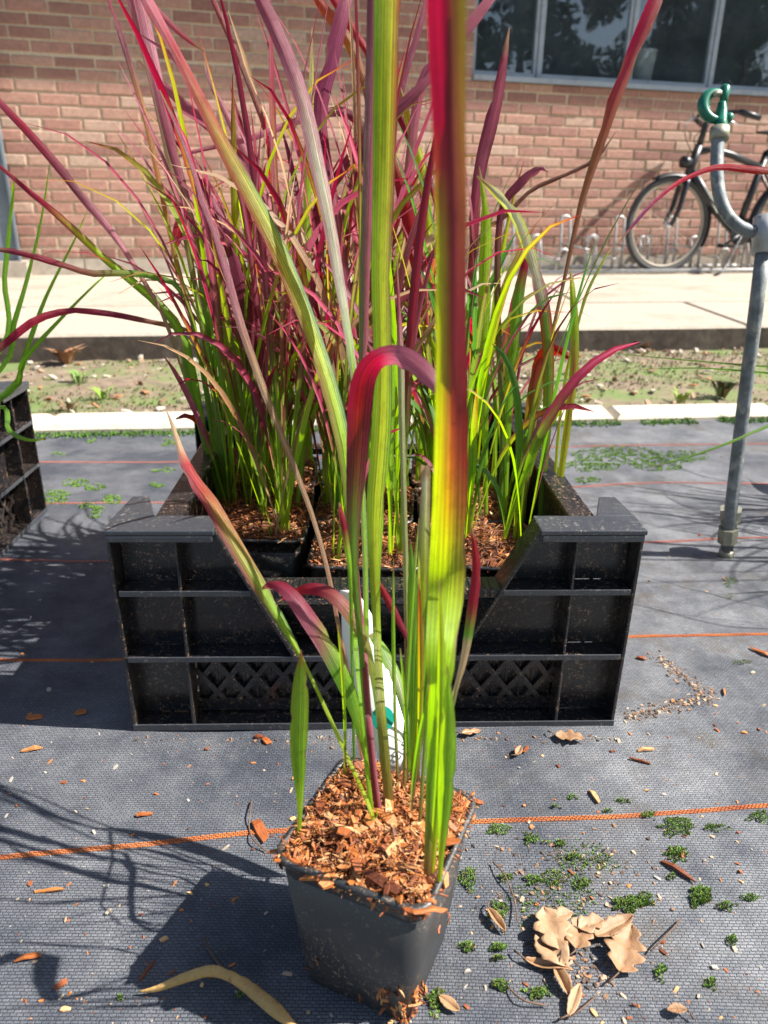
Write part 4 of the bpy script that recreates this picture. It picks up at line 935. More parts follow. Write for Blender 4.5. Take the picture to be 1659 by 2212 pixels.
cleaf(FL, [(500, 1090, 1.03, 9), (470, 850, .98, 10), (440, 640, .94, 11), (415, 480, .92, 13), (375, 330, .90, 22), (345, 200, .88, 25), (315, 60, .87, 26), (290, -60, .86, 20), (270, -140, .86, 3)],
      [(0, GR), (.3, GR), (.45, MV), (1, PK)], [(0, GR), (.5, MA), (.7, PK), (1, MV)])
cleaf(FL, [(495, 1090, 1.03, 8), (430, 760, .98, 10), (380, 560, .95, 10), (345, 400, .93, 10), (320, 280, .92, 12), (290, 170, .91, 13), (262, 80, .90, 12), (235, 0, .90, 8), (215, -60, .90, 2)],
      [(0, GR), (.35, OR_), (.55, OR_), (.7, MA), (1, CR)], None)
cleaf(FM, [(560, 1130, 1.0, 10), (560, 950, .97, 16), (545, 760, .94, 26), (530, 640, .92, 38), (510, 560, .91, 34), (490, 500, .90, 20), (460, 430, .90, 8), (440, 400, .9, 2)],
      [(0, GR), (.4, MA), (.6, (.16, .02, .06)), (1, MV)], None, tw1=.3)
cleaf(SM, [(640, 1120, 1.02, 9), (660, 900, 1.0, 14), (662, 700, .97, 18), (664, 500, .95, 19), (666, 330, .93, 17), (672, 200, .92, 12), (674, 60, .92, 2)],
      [(0, BG), (.6, BG), (.75, (.3, .35, .08)), (1, CR)], [(0, GR), (1, YG)])
cleaf(FR_, [(1050, 1140, 1.0, 8), (1048, 950, .98, 14), (1045, 750, .95, 24), (1048, 600, .93, 28), (1050, 500, .92, 24), (1045, 430, .91, 12), (1035, 360, .9, 2)],
      [(0, BG), (.9, (.30, .48, .02)), (1, YG)], None)
cleaf(FR_, [(1165, 1130, .98, 8), (1180, 950, .95, 18), (1185, 800, .93, 24), (1180, 700, .92, 26), (1165, 620, .91, 28), (1140, 530, .9, 26), (1110, 460, .89, 22), (1070, 415, .88, 16), (1030, 380, .88, 3)],
      [(0, GR), (.3, GR), (.42, (.12, .30, .06)), (.48, LW), (.8, LW), (1, OR_)], [(0, GR), (.4, RD), (.5, MV), (.62, YG), (1, YG)])
cleaf(FR_, [(1120, 1140, .99, 8), (1150, 990, .97, 14), (1180, 920, .96, 26), (1200, 880, .95, 30), (1225, 872, .94, 18), (1240, 885, .94, 4)],
      [(0, GR), (.5, YG), (.75, YG), (.85, OR_), (1, CR)], None)
cleaf(FR_, [(1130, 1130, 1.0, 8), (1140, 950, .98, 18), (1150, 850, .96, 22), (1165, 775, .95, 20), (1190, 755, .94, 22), (1220, 765, .93, 16), (1242, 778, .93, 3)],
      [(0, GR), (.4, (.22, .04, .02)), (.7, RD), (1, RD)], None)
cleaf(FR_, [(1200, 1140, .96, 7), (1215, 1000, .94, 14), (1235, 850, .92, 18), (1242, 740, .91, 18), (1238, 640, .90, 14), (1232, 580, .9, 2)],
      [(0, YG), (.5, (.32, .10, .04)), (.7, BG), (1, YG)], [(0, YG), (.6, (.25, .35, .03)), (1, YG)])
cleaf(FR_, [(1195, 1140, .97, 6), (1205, 950, .95, 7), (1225, 800, .93, 7), (1262, 650, .91, 7), (1300, 570, .90, 5), (1325, 530, .9, 1)], [(0, YG), (1, (.2, .3, .05))], None)
cleaf(FR_, [(1040, 1140, 1.0, 6), (1020, 800, .97, 8), (1030, 530, .95, 8), (1090, 470, .93, 9), (1150, 410, .92, 9), (1230, 375, .91, 9), (1290, 340, .90, 7), (1330, 285, .9, 2)], [(0, GR), (.3, BR), (1, (.12, .03, .03))], None)
cleaf(SR, [(1010, 1060, 1.1, 8), (1015, 800, 1.05, 14), (1020, 550, 1.0, 20), (1035, 380, .98, 26), (1060, 270, .96, 30), (1082, 170, .95, 22), (1100, 60, .94, 3)],
      [(0, GR), (.35, CR), (.55, MV), (1, CR)], [(0, GR), (.4, MA), (1, MA)])
cleaf(SM, [(720, 1060, 1.1, 9), (710, 800, 1.05, 16), (700, 560, 1.0, 20), (705, 380, .97, 26), (690, 250, .96, 32), (715, 130, .95, 34), (745, 10, .94, 30), (765, -80, .94, 10)],
      [(0, GR), (.35, MA), (.7, (.20, .03, .09)), (1, MV)], None)
cleaf(SM, [(740, 1060, 1.1, 9), (760, 800, 1.06, 14), (740, 500, 1.0, 18), (800, 260, .97, 18), (770, 130, .96, 22), (740, 70, .95, 24), (700, 20, .95, 22), (660, -40, .94, 6)],
      [(0, GR), (.35, MA), (.6, OR_), (1, RD)], None)
cleaf(SM, [(650, 1050, 1.1, 8), (640, 800, 1.07, 9), (620, 600, 1.03, 14), (585, 330, 1.0, 12), (545, 200, .98, 12), (500, 90, .97, 12), (465, 10, .96, 12), (440, -50, .96, 3)],
      [(0, GR), (.4, CR), (.6, (.2, .08, .05)), (1, CR)], None)
cleaf(SR, [(950, 1050, 1.1, 8), (920, 800, 1.05, 18), (905, 600, 1.0, 30), (880, 450, .97, 34), (860, 370, .96, 26), (850, 330, .96, 4)],
      [(0, GR), (.4, RD), (.7, RD), (1, OR_)], [(0, GR), (.4, CR), (1, MA)])
cleaf(SR, [(930, 1050, 1.1, 8), (900, 800, 1.05, 18), (880, 500, 1.0, 22), (900, 220, .97, 22), (950, 120, .95, 26), (1010, 60, .94, 26), (1065, -10, .93, 18), (1100, -50, .93, 3)],
      [(0, GR), (.4, MV), (1, PK)], None)
cleaf(FL, [(495, 1095, 1.05, 8), (455, 960, 1.04, 10), (430, 915, 1.03, 12), (405, 898, 1.02, 12), (380, 905, 1.02, 3)], [(0, GR), (.6, (.3, .05, .02)), (1, MA)], None)
cleaf(FL, [(480, 1100, 1.03, 7), (420, 870, .98, 9), (395, 760, .95, 10), (385, 720, .95, 3)], [(0, GR), (.6, GR), (.8, TN), (1, TN)], None)
cleaf(SM, [(760, 1050, 1.1, 8), (800, 650, 1.04, 14), (795, 330, 1.0, 18), (745, 243, .99, 20), (640, 262, .98, 18), (540, 300, .97, 12), (430, 325, .97, 8), (330, 352, .97, 2)], [(0, GR), (.4, MA), (.55, PK), (1, MV)], None)
cleaf(FL, [(500, 1090, 1.03, 8), (400, 500, .93, 14), (300, 60, .88, 20), (275, -30, .87, 20), (305, -10, .87, 18), (350, 35, .87, 14), (400, 82, .87, 9), (442, 112, .87, 2)], [(0, GR), (.35, MV), (.6, PK), (1, RD)], None)
cleaf(SR, [(880, 1050, 1.1, 8), (850, 700, 1.05, 12), (840, 400, 1.0, 14), (865, 200, .98, 15), (900, 80, .97, 14), (925, -20, .96, 12), (940, -70, .96, 2)], [(0, GR), (.4, MA), (1, MV)], None)
cleaf(FM, [(730, 1130, 1.0, 8), (726, 950, .97, 16), (714, 840, .95, 26), (702, 740, .94, 32), (692, 650, .93, 26), (683, 575, .92, 3)], [(0, GR), (.3, GR), (.5, CR), (1, RD)], None)
cleaf(SM, [(700, 1040, 1.1, 8), (690, 800, 1.06, 10), (600, 560, 1.02, 16), (560, 400, 1.0, 20), (500, 270, .98, 16), (455, 180, .97, 8), (440, 130, .97, 2)], [(0, GR), (.4, MV), (.6, PK), (1, MA)], None)
cleaf(SR, [(960, 1040, 1.1, 8), (980, 760, 1.06, 12), (960, 500, 1.02, 14), (900, 330, 1.0, 18), (830, 180, .98, 20), (760, 60, .97, 18), (700, -30, .97, 12), (660, -80, .97, 2)], [(0, GR), (.4, MA), (.7, RD), (1, CR)], None)
cleaf(SR, [(900, 1040, 1.1, 8), (930, 700, 1.05, 14), (920, 420, 1.0, 20), (885, 270, .98, 18), (862, 180, .97, 3)], [(0, BG), (.6, YG), (1, OR_)], None)
cleaf(SM, [(590, 1050, 1.12, 8), (600, 800, 1.08, 14), (650, 560, 1.04, 22), (720, 400, 1.0, 24), (800, 290, .98, 22), (900, 200, .96, 24), (960, 130, .95, 3)], [(0, GR), (.35, MA), (.6, MA), (.8, MV), (1, PK)], None)
cleaf(SL, [(520, 1050, 1.15, 8), (560, 760, 1.1, 16), (600, 600, 1.06, 24), (560, 420, 1.04, 26), (480, 300, 1.02, 22), (390, 220, 1.0, 20), (300, 130, 1.0, 3)], [(0, GR), (.3, GR), (.5, MA), (1, MV)], None)
cleaf(FR_, [(1080, 1140, 1.0, 8), (1085, 900, .97, 12), (1075, 680, .95, 14), (1080, 470, .93, 14), (1120, 400, .92, 20), (1165, 365, .91, 14), (1185, 372, .91, 3)], [(0, GR), (.5, MA), (1, MV)], None)
cleaf(FR_, [(1090, 1140, 1.0, 8), (1095, 900, .97, 22), (1110, 760, .95, 24), (1120, 640, .94, 24), (1135, 560, .93, 14), (1130, 500, .92, 2)], [(0, BG), (.6, GR), (.75, CR), (1, RD)], None)
# left crate: thin green grass
MLf = Matrix.Translation(crateL.location)@Matrix.Rotation(crateL.rotation_euler.z, 4, 'Z')
for k, (x, y) in enumerate(((-.11, .12), (.06, .13), (-.05, .27))):
    crate_pot(MLf, x, y, ['potted thin green grass at the near end of the left edge crate', 'potted thin green grass at the far end of the left edge crate', 'potted thin green grass deep inside the left edge crate'][k], 21, [4, 4, 1], grp='potted green grasses in the left crate', hmul=.75, wmul=.4)
    if k == 1:
        cp['lg'] = [o for o in bpy.data.objects if o.get('label') == 'potted thin green grass at the far end of the left edge crate'][0]; q = cp['lg'].location-CAM+Vector((0, 0, .13)); gd = q.dot(FW); gu = 829.5+FU*q.dot(RC)/gd; gv = 1106-FU*q.dot(UC)/gd
        for sp_ in ([(10, 850), (60, 745), (100, 640), (160, 520), (190, 450)], [(0, 800), (30, 700), (70, 560), (95, 440), (110, 330)], [(-10, 880), (20, 930), (60, 950), (100, 948)], [(20, 850), (50, 780), (130, 690), (210, 610), (260, 570)], [(0, 760), (10, 600), (25, 450), (30, 380)]):
            cleaf('lg', [(gu, gv, gd, 5)]+[(u, v, gd-.03*i, w_) for i, ((u, v), w_) in enumerate(zip(sp_, (9, 11, 7, 4, 1)))], [(0, GR), (.6, GR), (1, BG)], None)
# right crate, outside the frame: its blades and shadows reach into view
MRf = Matrix.Translation(crateR.location)@Matrix.Rotation(crateR.rotation_euler.z, 4, 'Z')
for k, (x, y) in enumerate(((-.13, .11), (-.13, .25), (-.13, .38), (.03, .13), (.03, .34))):
    crate_pot(MRf, x, y, 'potted grass in the crate past the right edge, %s' % ['its nearest corner pot', 'second pot of its near side', 'third pot of its near side', 'inner front pot', 'inner rear pot'][k], 27, [4, 0, 1, 4], grp='potted grasses in the right crate', hmul=1.15, wmul=.8)
rp = top('potted_grass', 'potted grass past the right edge whose long red and green blades arch into view', 'potted plant', (.98, .92, .004), .2)
o = bpy.data.objects.new('pot', pot_me); link(o, rp); fill_pot(rp, .061, .128, 230, 0, .01, .06)
cp['rp'] = rp; RB = Vector((.98, .92, .135)); RBd = (RB-CAM).dot(FW)
q = RB-CAM; ru = 829.5+FU*q.dot(RC)/RBd; rv = 1106-FU*q.dot(UC)/RBd
cleaf('rp', [(ru, rv, RBd, 8), (ru-20, rv-400, RBd-.1, 10), (1900, 440, 1.0, 13), (1760, 385, .95, 15), (1659, 371, .92, 16), (1600, 364, .91, 15), (1549, 361, .90, 12), (1500, 377, .90, 10), (1454, 401, .90, 9), (1400, 450, .9, 8), (1360, 495, .9, 6), (1335, 527, .9, 2)], [(0, GR), (.4, RD), (.7, (.5, .01, .04)), (.85, (.2, .03, .12)), (1, CR)], None)
cleaf('rp', [(ru, rv, RBd, 7), (ru-10, rv-200, RBd-.05, 8), (1800, 870, 1.0, 8), (1659, 921, 1.0, 8), (1560, 962, 1.0, 6), (1470, 992, 1.01, 4), (1400, 1010, 1.02, 1)], [(0, GR), (1, GR)], None)
cleaf('rp', [(ru, rv, RBd, 6), (ru-10, rv-250, RBd-.05, 6), (1850, 830, 1.1, 5), (1659, 806, 1.15, 4), (1500, 795, 1.2, 3), (1380, 798, 1.2, 1)], [(0, GR), (1, GR)], None)
cleaf('rp', [(ru, rv, RBd, 6), (ru-10, rv-250, RBd-.05, 6), (1850, 800, 1.1, 5), (1659, 792, 1.15, 4), (1450, 775, 1.2, 3), (1280, 760, 1.25, 1)], [(0, GR), (1, GR)], None)

# ------------------------------------------------------------------ things lying on the fabric
def lying(u, v): p = G(u, v, .005); p.z = gh(p.x, p.y); return p
dl = top('dead_leaf', 'long curled ochre dead blade lying on the fabric at the left of the pot', 'dead leaf', lying(450, 2140))
dlb = [(297, 2143), (340, 2136), (385, 2118), (430, 2103), (460, 2098), (495, 2108), (530, 2128), (560, 2152), (600, 2185), (630, 2212), (655, 2232)]
hz = [.004, .008, .014, .02, .023, .022, .018, .014, .012, .006, .001]; wz = [3, 13, 19, 21, 22, 20, 24, 26, 26, 14, 3]
pts = [G(u, v, h+.005) for (u, v), h in zip(dlb, hz)]
o = blade('leaf_body', dl, pts, [w_*.60/FU*1.0 for w_ in wz], [(0, (.42, .22, .05)), (.3, (.42, .30, .13)), (1, (.42, .27, .11))], None, None, 40, 6, True, .35, .22, None, -.5, dl.location)
o.data.materials[0] = simple('ochre_blade', (.46, .28, .09), .7, 0, .35, 90, 1.0, dirt=((.18, .09, .035), 45, .55, .68))
sp_ = o.modifiers.new('s', 'SOLIDIFY'); sp_.thickness = .0007
C = catmull([tuple(G(u, v, h)-dl.location) for u, v, h in ((441, 2028, .008), (455, 2058, .007), (475, 2085, .010), (492, 2108, .018))], 10)
MB().tube([Vector(c) for c in C], [.0016]+[.0008]*10, 6).build('stalk', M_TWIG, dl, True)

def dry_leaf(name, label, u, v, length, ang, lobes, curl, mat, cup=.25, grp=None, h=0.0, width=.5):
    length *= .80; curl *= .6
    p = lying(u, v); t = top(name, label, 'dead leaf', (p.x, p.y, p.z+h), ang, grp)
    m = MB(); n = 30; nx = 8; V = []
    for i in range(n+1):
        f = i/n; length_ = length; x = (f-.5)*length; env = math.sin(math.pi*min(1, f*.96+.04))**.7*width*length*.5
        if lobes: env *= (.62+.50*abs(math.sin(f*math.pi*lobes)))*(1-.25*f)
        for k in range(nx+1):
            q = k/nx*2-1; ee = env*(1+.22*noise.noise(Vector((f*9, (1 if q > 0 else -1)*3, u))))
            y = q*ee; z = cup*abs(y)*(1 if q > 0 else .7)+curl*length*.5*(f-.5)**2*4+.10*length*noise.noise(Vector((x*55, y*55, v)))+.015*length*noise.noise(Vector((x*150, y*150, v)))+.0006*math.cos((x*180-abs(y)*160))
            z -= .0016*math.exp(-(q*6)**2)
            V.append((x, y, max(.0, z+.002)))
    m.add(V, [(i*(nx+1)+k, i*(nx+1)+k+1, (i+1)*(nx+1)+k+1, (i+1)*(nx+1)+k) for i in range(n) for k in range(nx)])
    o = m.build('leaf_body', mat, t, True); s = o.modifiers.new('s', 'SOLIDIFY'); s.thickness = .0004
    MB().tube([(-length*.5, 0, .003), (-length*.62, .002, .004), (-length*.75, .006, .002)], [.0007, .0006, .0009], 5).build('stalk', M_TWIG, t, True)
    return t
M_DRY2 = simple('pale_dry_leaf', (.36, .215, .115), .6, 0, .18, 80, .7, dirt=((.20, .10, .045), 70, .55, .72))
M_DRY3 = simple('brown_dry_leaf', (.34, .19, .09), .55, 0, .3, 70, .8)
dry_leaf('dead_leaf', 'broad pale tan dead leaf lying flat at the left of the leaf heap', 1190, 2020, .050, R(100), 3, .05, M_DRY2, .18, None, .008, .85)
dry_leaf('dead_leaf', 'pale dead leaf with a pointed tip at the bottom of the leaf heap', 1190, 2065, .042, R(-60), 0, .10, M_DRY2, .25, None, .006, .75)
dry_leaf('dead_leaf', 'tan dead leaf at the top of the leaf heap', 1205, 1988, .034, R(15), 2, .12, M_DRY2, .2, None, .004, .6)
dry_leaf('dead_leaf', 'crumpled lobed tan leaf at the centre of the leaf heap', 1248, 2030, .040, R(70), 3, .25, M_DRY, .35, None, .006, .8)
dry_leaf('dead_leaf', 'small tan leaf just right of the heap centre', 1275, 2010, .030, R(20), 2, .18, M_DRY2, .3, None, .006, .8)
dry_leaf('dead_leaf', 'long curled golden brown leaf bridging the heap and the lobed leaf', 1325, 2012, .052, R(28), 0, .30, M_DRY, .5, None, .004, .35)
dry_leaf('dead_leaf', 'brown lobed oak leaf with curled tip at the right of the leaf heap', 1350, 2055, .060, R(62), 4, .16, M_DRY, .30, None, .003, .7)
dry_leaf('dead_leaf', 'small brown rolled leaf under the heap', 1215, 2128, .034, R(-72), 0, .3, M_DRY3, .9, None, .002, .4)
dry_leaf('dead_leaf', 'narrow pink grey leaf at the lower edge of the heap', 1240, 2165, .036, R(60), 0, .1, M_DRY2, .5, None, .002, .3)
dry_leaf('dead_leaf', 'dry curled sliver leaf below the heap, lying crosswise', 1185, 2093, .046, R(-14), 0, .15, M_DRY3, .8, None, .003, .22)
dry_leaf('dead_leaf', 'crumpled grey tan leaf against the crate foot, on the right', 1230, 1600, .040, R(-10), 3, .12, M_DRY, .35, None, .003, .6)
dry_leaf('dead_leaf', 'orange brown dead leaf at the crate foot, near the pot label', 1018, 1588, .030, R(20), 2, .2, M_DRY3, .3, None, .002, .5)
dry_leaf('dead_leaf', 'small curled leaf standing on the fabric below the crate', 1120, 1628, .020, R(60), 0, .4, M_DRY, .5, None, .002, .5)
dry_leaf('dead_leaf', 'rolled brown leaf beside the moss near the front pot corner', 1072, 1995, .030, R(-60), 0, .25, M_DRY3, .9, None, .002, .35)
dry_leaf('dead_leaf', 'tiny tan seed leaf at the bottom right, with a thin stalk', 1460, 2190, .018, R(180), 0, .2, M_DRY, .8, None, .002, .6)
dry_leaf('dead_leaf', 'small brown leaf sliver at the bottom right of the pot', 970, 2180, .022, R(-35), 0, .2, M_CHIP if 0 else M_DRY3, .3, None, .002, .5)
# larger bark chips lying about
bigchips = [(562, 1795, .028, .011, -60, 'thick brown bark chip lying across the orange line left of the pot'),
            (68, 1618, .020, .006, 20, 'thin red brown bark sliver in the crate shadow'),
            (175, 1540, .012, .009, 10, 'pale square bark chip in the crate shadow'),
            (75, 1552, .020, .008, 8, 'flat red bark chip in the crate shadow, above the thin sliver'),
            (313, 1761, .016, .005, 15, 'yellow brown chip lying above the orange line'),
            (64, 2068, .020, .005, 15, 'ochre bark chip left of the dead blade'),
            (108, 1925, .022, .004, 5, 'long thin orange chip below the orange line on the far left'),
            (318, 2098, .016, .003, 70, 'pale straw splinter above the dead blade tip'),
            (132, 2126, .010, .006, 40, 'small orange chip below the ochre chip'),
            (1136, 1620, .013, .004, 60, 'narrow orange chip below the crate'),
            (1395, 1620, .018, .005, 8, 'flat tan bark flake on the fabric right of the crate'),
            (1380, 1645, .020, .003, -22, 'thin splinter below the tan bark flake'),
            (1283, 1722, .018, .005, -75, 'upright pale splinter above the orange line'),
            (1464, 1884, .028, .006, -45, 'weathered grey brown bark stick beside the green moss'),
            (1472, 1846, .012, .004, 80, 'small pale chip above the bark stick'),
            (1385, 1423, .014, .006, -20, 'pale chip pair member right of the crate'),
            (1565, 1422+70, .016, .003, 75, 'straw splinter standing near the right edge'),
            (1645, 1408, .030, .007, -50, 'dark bark strip cut by the right edge'),
            (575, 1600, .012, .008, -50, 'bright orange chip under the crate rim'),
            (560, 1500+90, .010, .006, 0, 'small tan chip at the crate foot on the left')]
for i, (u, v, L_, W_, a, lab) in enumerate(bigchips):
    p = lying(u, v); V, F = chip_shape(L_, W_, random.uniform(.0015, .003)); o = MB().add(V, F).build('bark_chip', M_CHIP)
    o.location = (p.x, p.y, p.z+.002); o.rotation_euler = (random.uniform(-.1, .1), random.uniform(-.1, .1), R(a)); tag(o, lab, 'bark chip', 'loose bark chips on the fabric')
# twigs
for pts_, lab in (([(543, 1730), (540, 1760), (538, 1790), (548, 1815), (575, 1838)], 'thin curved dry twig crossing the orange line'),
                  ([(1405, 2055), (1430, 2030), (1472, 1985)], 'straight grey twig right of the leaf heap'),
                  ([(1065, 1862), (1090, 1890), (1110, 1940), (1118, 1990)], 'bent brown twig between the pot and the leaf heap'),
                  ([(1095, 2130), (1130, 2160), (1180, 2172)], 'brown leaf stalk at the lower left of the leaf heap'),
                  ([(1225, 2200), (1255, 2180), (1290, 2150)], 'pinkish stalk under the leaf heap')):
    P_ = [G(u, v, .007+.004*(i % 2)) for i, (u, v) in enumerate(pts_)]; o0 = P_[0]
    C = catmull([tuple(p-o0) for p in P_], 14); o = MB().tube([Vector(c) for c in C], .0007, 6).build('twig', M_TWIG, None, True); o.location = o0; tag(o, lab, 'twig')
# countless crumbs and chips
m = MB()
def crumb(x, y, s, c):
    V, F = chip_shape(s, s*random.uniform(.25, .8), s*.2); z = gh(x, y)+s*.12
    M = Matrix.Translation((x, y, z))@Matrix.Rotation(random.uniform(0, 6.3), 4, 'Z')@Matrix.Rotation(random.gauss(0, .3), 4, 'Y'); m.add([M@Vector(v) for v in V], F, c)
def toff(x, y): return .0
for k in range(1300):
    u, v = random.uniform(-60, 1720), 900+1330*random.random()**.8
    p = G(u, v); 
    if p.y > ED0(p.x)-.02: continue
    s = random.choice((.001, .001, .0015, .002, .003, .0055))*random.uniform(.7, 1.3)
    crumb(p.x, p.y, s, random.choice(CHIPC+[(.36, .30, .22), (.42, .30, .2), (.30, .27, .23)]))
for k in range(1500):                              # spilled soil by the crate's right side and round the heap
    r = random.random()
    if r < .45:
        t = random.random(); a = (1415, 1425) if t < .5 else (1535, 1512); b_ = (1535, 1512) if t < .5 else (1350, 1555); q_ = (t*2) % 1
        u, v = a[0]*(1-q_)+b_[0]*q_+random.gauss(0, 9), a[1]*(1-q_)+b_[1]*q_+random.gauss(0, 7)
    elif r < .60: u, v = random.gauss(1260, 55), random.gauss(2100, 40)
    elif r < .75: u, v = random.uniform(285, 1330), 1598+abs(random.gauss(0, 8))
    else: u, v = random.gauss(1230, 130), random.gauss(1900, 60)
    p = G(u, v); crumb(p.x, p.y, random.choice((.001, .0015, .002, .003, .0045)), random.choice([(.05, .035, .025), (.10, .06, .04), (.2, .12, .07), (.3, .16, .08), (.4, .3, .2)]))
tag(m.build('debris', M_DEB), 'scattered crumbs of bark, grit and soil lying on the woven fabric', 'debris', kind='stuff')
# moss tufts
m = MB()
def tuft(x, y, z, h, c):
    for j in range(3):
        a = random.uniform(0, 6.3); d = Vector((math.cos(a), math.sin(a), 0)); s = Vector((-d.y, d.x, 0))*h*.28; b0 = Vector((x, y, z))
        tip = b0+d*h*random.uniform(.2, .7)+Vector((0, 0, h*random.uniform(.6, 1.1)))
        m.add([b0-s, b0+s, tip], [(0, 1, 2)], c)
mossp = [(1460, 1795, 45, 22, 1), (1400, 1772, 22, 10, .7), (1540, 1800, 30, 12, .6), (1355, 1962, 45, 22, 1.4), (1395, 1952, 18, 18, 1), (1510, 1945, 28, 26, 1.6), (1565, 1968, 22, 12, .9), (1460, 1855, 30, 18, 1), (1450, 1905, 12, 9, .8), (1208, 1833, 16, 9, 1), (1238, 1862, 20, 10, .9), (1180, 1830, 12, 6, .6), (1150, 1910, 26, 12, .9), (1195, 1905, 30, 20, .5), (1255, 1920, 22, 18, .8), (1090, 1905, 18, 12, .8), (1012, 1905, 22, 30, .7), (1075, 1978, 26, 30, .6), (1010, 2055, 20, 16, .9), (1075, 2058, 20, 14, 1), (1075, 2082, 16, 8, 1.2), (1082, 2140, 26, 14, 1.1), (1160, 2155, 40, 16, .6), (945, 2175, 28, 30, .8), (1425, 2105, 16, 22, .7), (1580, 2040, 14, 14, .8), (1535, 2130, 14, 14, .8), (1075, 1802, 30, 18, .6), (1145, 1820, 22, 16, .6), (1197, 1755, 12, 5, 1), (1235, 1732, 12, 8, .5), (1310, 1762, 12, 6, .6), (1345, 1740, 20, 8, .4), (1640, 1775, 34, 16, .6), (1620, 1950, 28, 10, .6), (1575, 1262, 16, 12, .9), (1575, 1293, 8, 5, .9), (1600, 1435, 20, 8, .6), (1260, 1870, 90, 40, .15), (1200, 1950, 120, 60, .08),
         (262, 2165, 10, 8, .5), (520, 2160, 12, 8, .5)]
for u, v, su, sv, dn in mossp:
    for k in range(int(su*sv*dn*1.1)+14):
        a, r = random.uniform(0, 6.3), math.sqrt(random.random()); 
        r *= .8+.8*noise.noise(Vector((math.cos(a)*1.6, math.sin(a)*1.6, u)))
        uu, vv = u+math.cos(a)*r*su, v+math.sin(a)*r*sv; p = G(uu, vv); hh = max(0, 1-r*r)*.0035*min(1, dn)
        if noise.noise(Vector((uu*.16, vv*.22, 1))) < -.18: continue
        g = random.uniform(.6, 1.5); tuft(p.x, p.y, gh(p.x, p.y)+hh, random.uniform(.001, .0024), (.15*g, .27*g, .045) if random.random() < .75 else (.17*g, .14*g, .06))
# far moss: flat green films and the green seam along the edging
far = [(120, 1078, 36, 16), (165, 1048, 30, 9), (205, 1058, 25, 8), (243, 1085, 22, 12), (215, 1108, 14, 7), (195, 955, 14, 6), (365, 960, 22, 8), (130, 985, 18, 5), (350, 1020, 30, 6), (340, 1055, 18, 6), (1330, 988, 95, 22), (1280, 1010, 60, 14), (1420, 1010, 60, 12), (1470, 990, 60, 14), (1270, 1040, 30, 7), (190, 1100, 20, 7), (205, 1118, 14, 6)]
for u, v, su, sv in far:
    for k in range(int(su*sv*1.1)+20):
        a, r = random.uniform(0, 6.3), random.random()**.6; uu, vv = u+math.cos(a)*r*su, v+math.sin(a)*r*sv
        if noise.noise(Vector((uu*.07, vv*.2, 0))) < -.12: continue
        p = G(uu, vv); g = random.uniform(.7, 1.3)
        tuft(p.x, p.y, gh(p.x, p.y), .0035, (.17*g, .30*g, .05))
for k in range(5200):
    x = random.uniform(-1.4, 1.6); y = ED0(x)+random.gauss(-.004, .012); g = random.uniform(.6, 1.3)
    if noise.noise(Vector((x*5, 0, 7))) < -.15: continue
    tuft(x, y, .004+max(0, (y-ED0(x)))*.4, .007, (.11*g, .23*g, .03))
tag(m.build('moss', M_MOSS), 'small cushions and films of green moss growing on the fabric and along the edging', 'moss', kind='stuff')
# verge: weeds, moss, pebbles and dead leaves
m = MB()
for k in range(16000):
    x = random.uniform(-2.2, 2.6); y = random.uniform(ED1(x)+.02, KB(x)-.03)
    n_ = noise.noise(Vector((x*1.6, y*3.0, 2)))+.35*noise.noise(Vector((x*7, y*9, 4)))+(.16 if x > .3 else -.12)
    if n_ < .0 and random.random() < .85: continue
    g = random.uniform(.6, 1.3); z = .006+.010*noise.noise(Vector((x*3, y*4, 5)))+.006*noise.noise(Vector((x*14, y*18, 1)))
    tuft(x, y, z-.001, random.choice((.004, .006, .010)), random.choice([(.10*g, .17*g, .03), (.14*g, .20*g, .04), (.18*g, .16*g, .06), (.22*g, .15*g, .08)]))
tag(m.build('verge_moss', M_MOSS), 'thin moss and short weeds on the soil strip before the pavement', 'ground cover', kind='stuff')
m = MB()
for k in range(900):
    x = random.uniform(-2.2, 2.6); y = random.uniform(ED1(x)+.01, KB(x)-.02); z = .008
    if random.random() < .3: y = KB(x)-abs(random.gauss(.04, .05))
    s = random.choice((.006, .01, .018, .028)); V, F = chip_shape(s, s*.6, s*.25)
    M = Matrix.Translation((x, y, z+s*.1))@Matrix.Rotation(random.uniform(0, 6.3), 4, 'Z')@Matrix.Rotation(random.gauss(0, .4), 4, 'Y'); m.add([M@Vector(v) for v in V], F, random.choice([(.42, .36, .28), (.30, .2, .12), (.36, .16, .07), (.5, .42, .34), (.22, .13, .08)]))
tag(m.build('verge_litter', M_DEB), 'pebbles, grit and brown leaf scraps on the soil strip', 'litter', kind='stuff')
def weed(u, v, n, h, cols, label, cat='weed', w_=.0035):
    p = G(u, v, .006); t = top('weed', label, cat, p); mm = MB()
    for k in range(n):
        a = random.uniform(0, 6.3); d = Vector((math.cos(a), math.sin(a), 0)); s = Vector((-d.y, d.x, 0))*w_; b0 = d*random.uniform(0, .02); L_ = h*random.uniform(.5, 1)
        p1 = b0+d*L_*.3+Vector((0, 0, L_*.6)); p2 = b0+d*L_*.8+Vector((0, 0, L_*.75)); c = random.choice(cols)
        mm.add([b0-s*.2, b0+s*.2, p1+s, p1-s, p2], [(0, 1, 2, 3), (3, 2, 4)], c)
    mm.build('foliage', M_MOSS, t)['kind'] = 'stuff'
weed(172, 830, 26, .06, [(.16, .26, .06)], 'small green weed on the soil strip, left, nearest the kerb')
weed(220, 862, 22, .05, [(.2, .32, .04)], 'bright yellow green weed by the edging on the left')
weed(145, 785, 30, .09, [(.30, .14, .07), (.36, .20, .10)], 'withered brown weed against the kerb on the left', 'dead weed', .012)
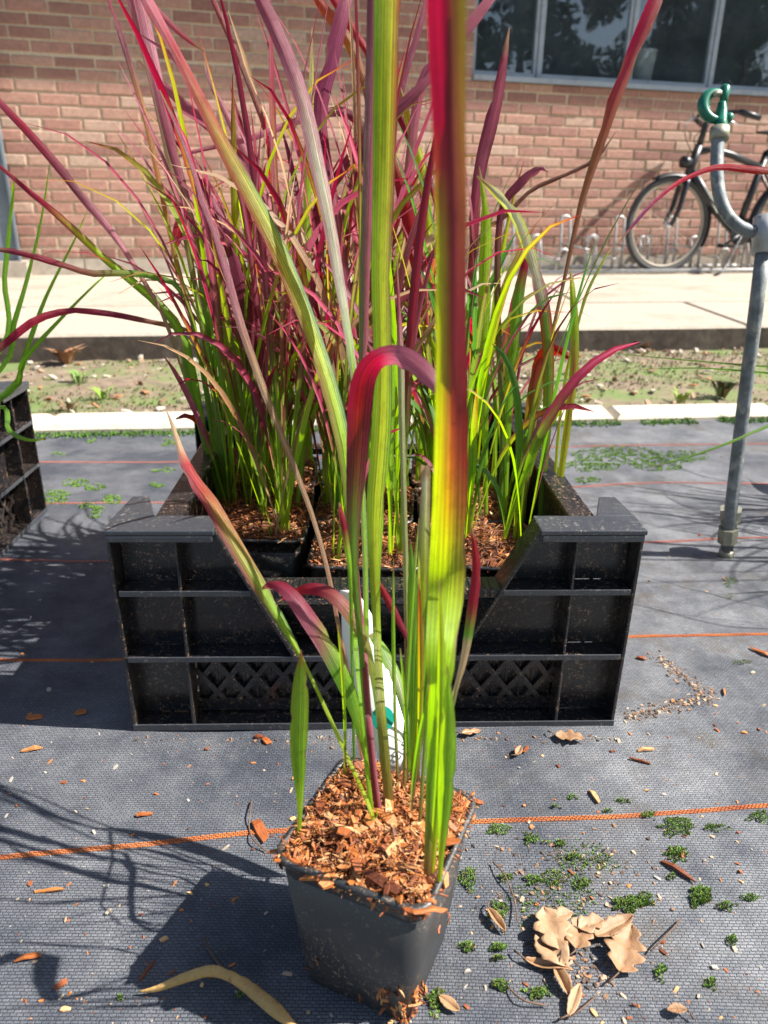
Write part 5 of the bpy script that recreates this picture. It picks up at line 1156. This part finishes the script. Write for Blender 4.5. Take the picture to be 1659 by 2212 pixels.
weed(1278, 735, 26, .10, [(.33, .15, .07), (.36, .20, .10)], 'withered red brown weed against the kerb, beside the red grass', 'dead weed', .012)
weed(1385, 755, 30, .06, [(.33, .15, .07), (.36, .20, .10)], 'low clump of brown dead leaves at the kerb foot', 'dead weed', .012)
weed(1560, 858, 40, .09, [(.12, .14, .05), (.18, .12, .06)], 'dark straggly weed left of the standpipe', 'weed', .007)
weed(1470, 868, 26, .05, [(.25, .34, .05)], 'yellow green weed at the edging before the kerb')
weed(150, 888, 22, .05, [(.12, .16, .05), (.25, .14, .08)], 'small mottled weed beside white stones at the edging')
# ------------------------------------------------------------------ trees behind the viewer (seen mirrored in the windows)
def tree(x, y, h, r, label):
    t = top('tree', label, 'tree', (x, y, -.03)); MB().tube([(0, 0, 0), (.1, 0, h*.3), (-.1, .1, h*.6), (0, 0, h*.9)], [.22, .17, .1, .03], 10).build('trunk', M_TWIG, t, True)
    mm = MB(); cl = [(random.gauss(0, r*.45), random.gauss(0, r*.45), h*random.uniform(.3, 1.0), random.uniform(.5, 1.1)) for _ in range(34)]
    for k in range(15000):
        c = random.choice(cl); d = Vector((random.gauss(0, 1), random.gauss(0, 1), random.gauss(0, .8))).normalized()*c[3]*random.random()**.4; p = Vector(c[:3])+d
        a = Vector((random.gauss(0, 1), random.gauss(0, 1), random.gauss(0, 1))).normalized(); b_ = a.orthogonal().normalized(); s = random.uniform(.07, .14); g = random.uniform(.6, 1.4)
        mm.add([p-a*s, p-b_*s*.5, p+a*s, p+b_*s*.5], [(0, 1, 2, 3)], (.045*g, .085*g, .02*g))
    mm.build('crown', M_MOSS, t)
tree(7.5, -8, 8.5, 3.2, 'dark leafy tree mirrored in the first window panes'); tree(13.0, -9, 9.5, 3.6, 'dark leafy tree mirrored in the middle window panes'); tree(18.5, -9, 9, 3.6, 'dark leafy tree mirrored in the last window panes')
tree(24, -10, 9.5, 3.8, 'dark leafy tree mirrored at the right edge, farthest of the row'); tree(3, -12, 8, 3.2, 'dark leafy tree mirrored beside the window edge, nearest the brick')
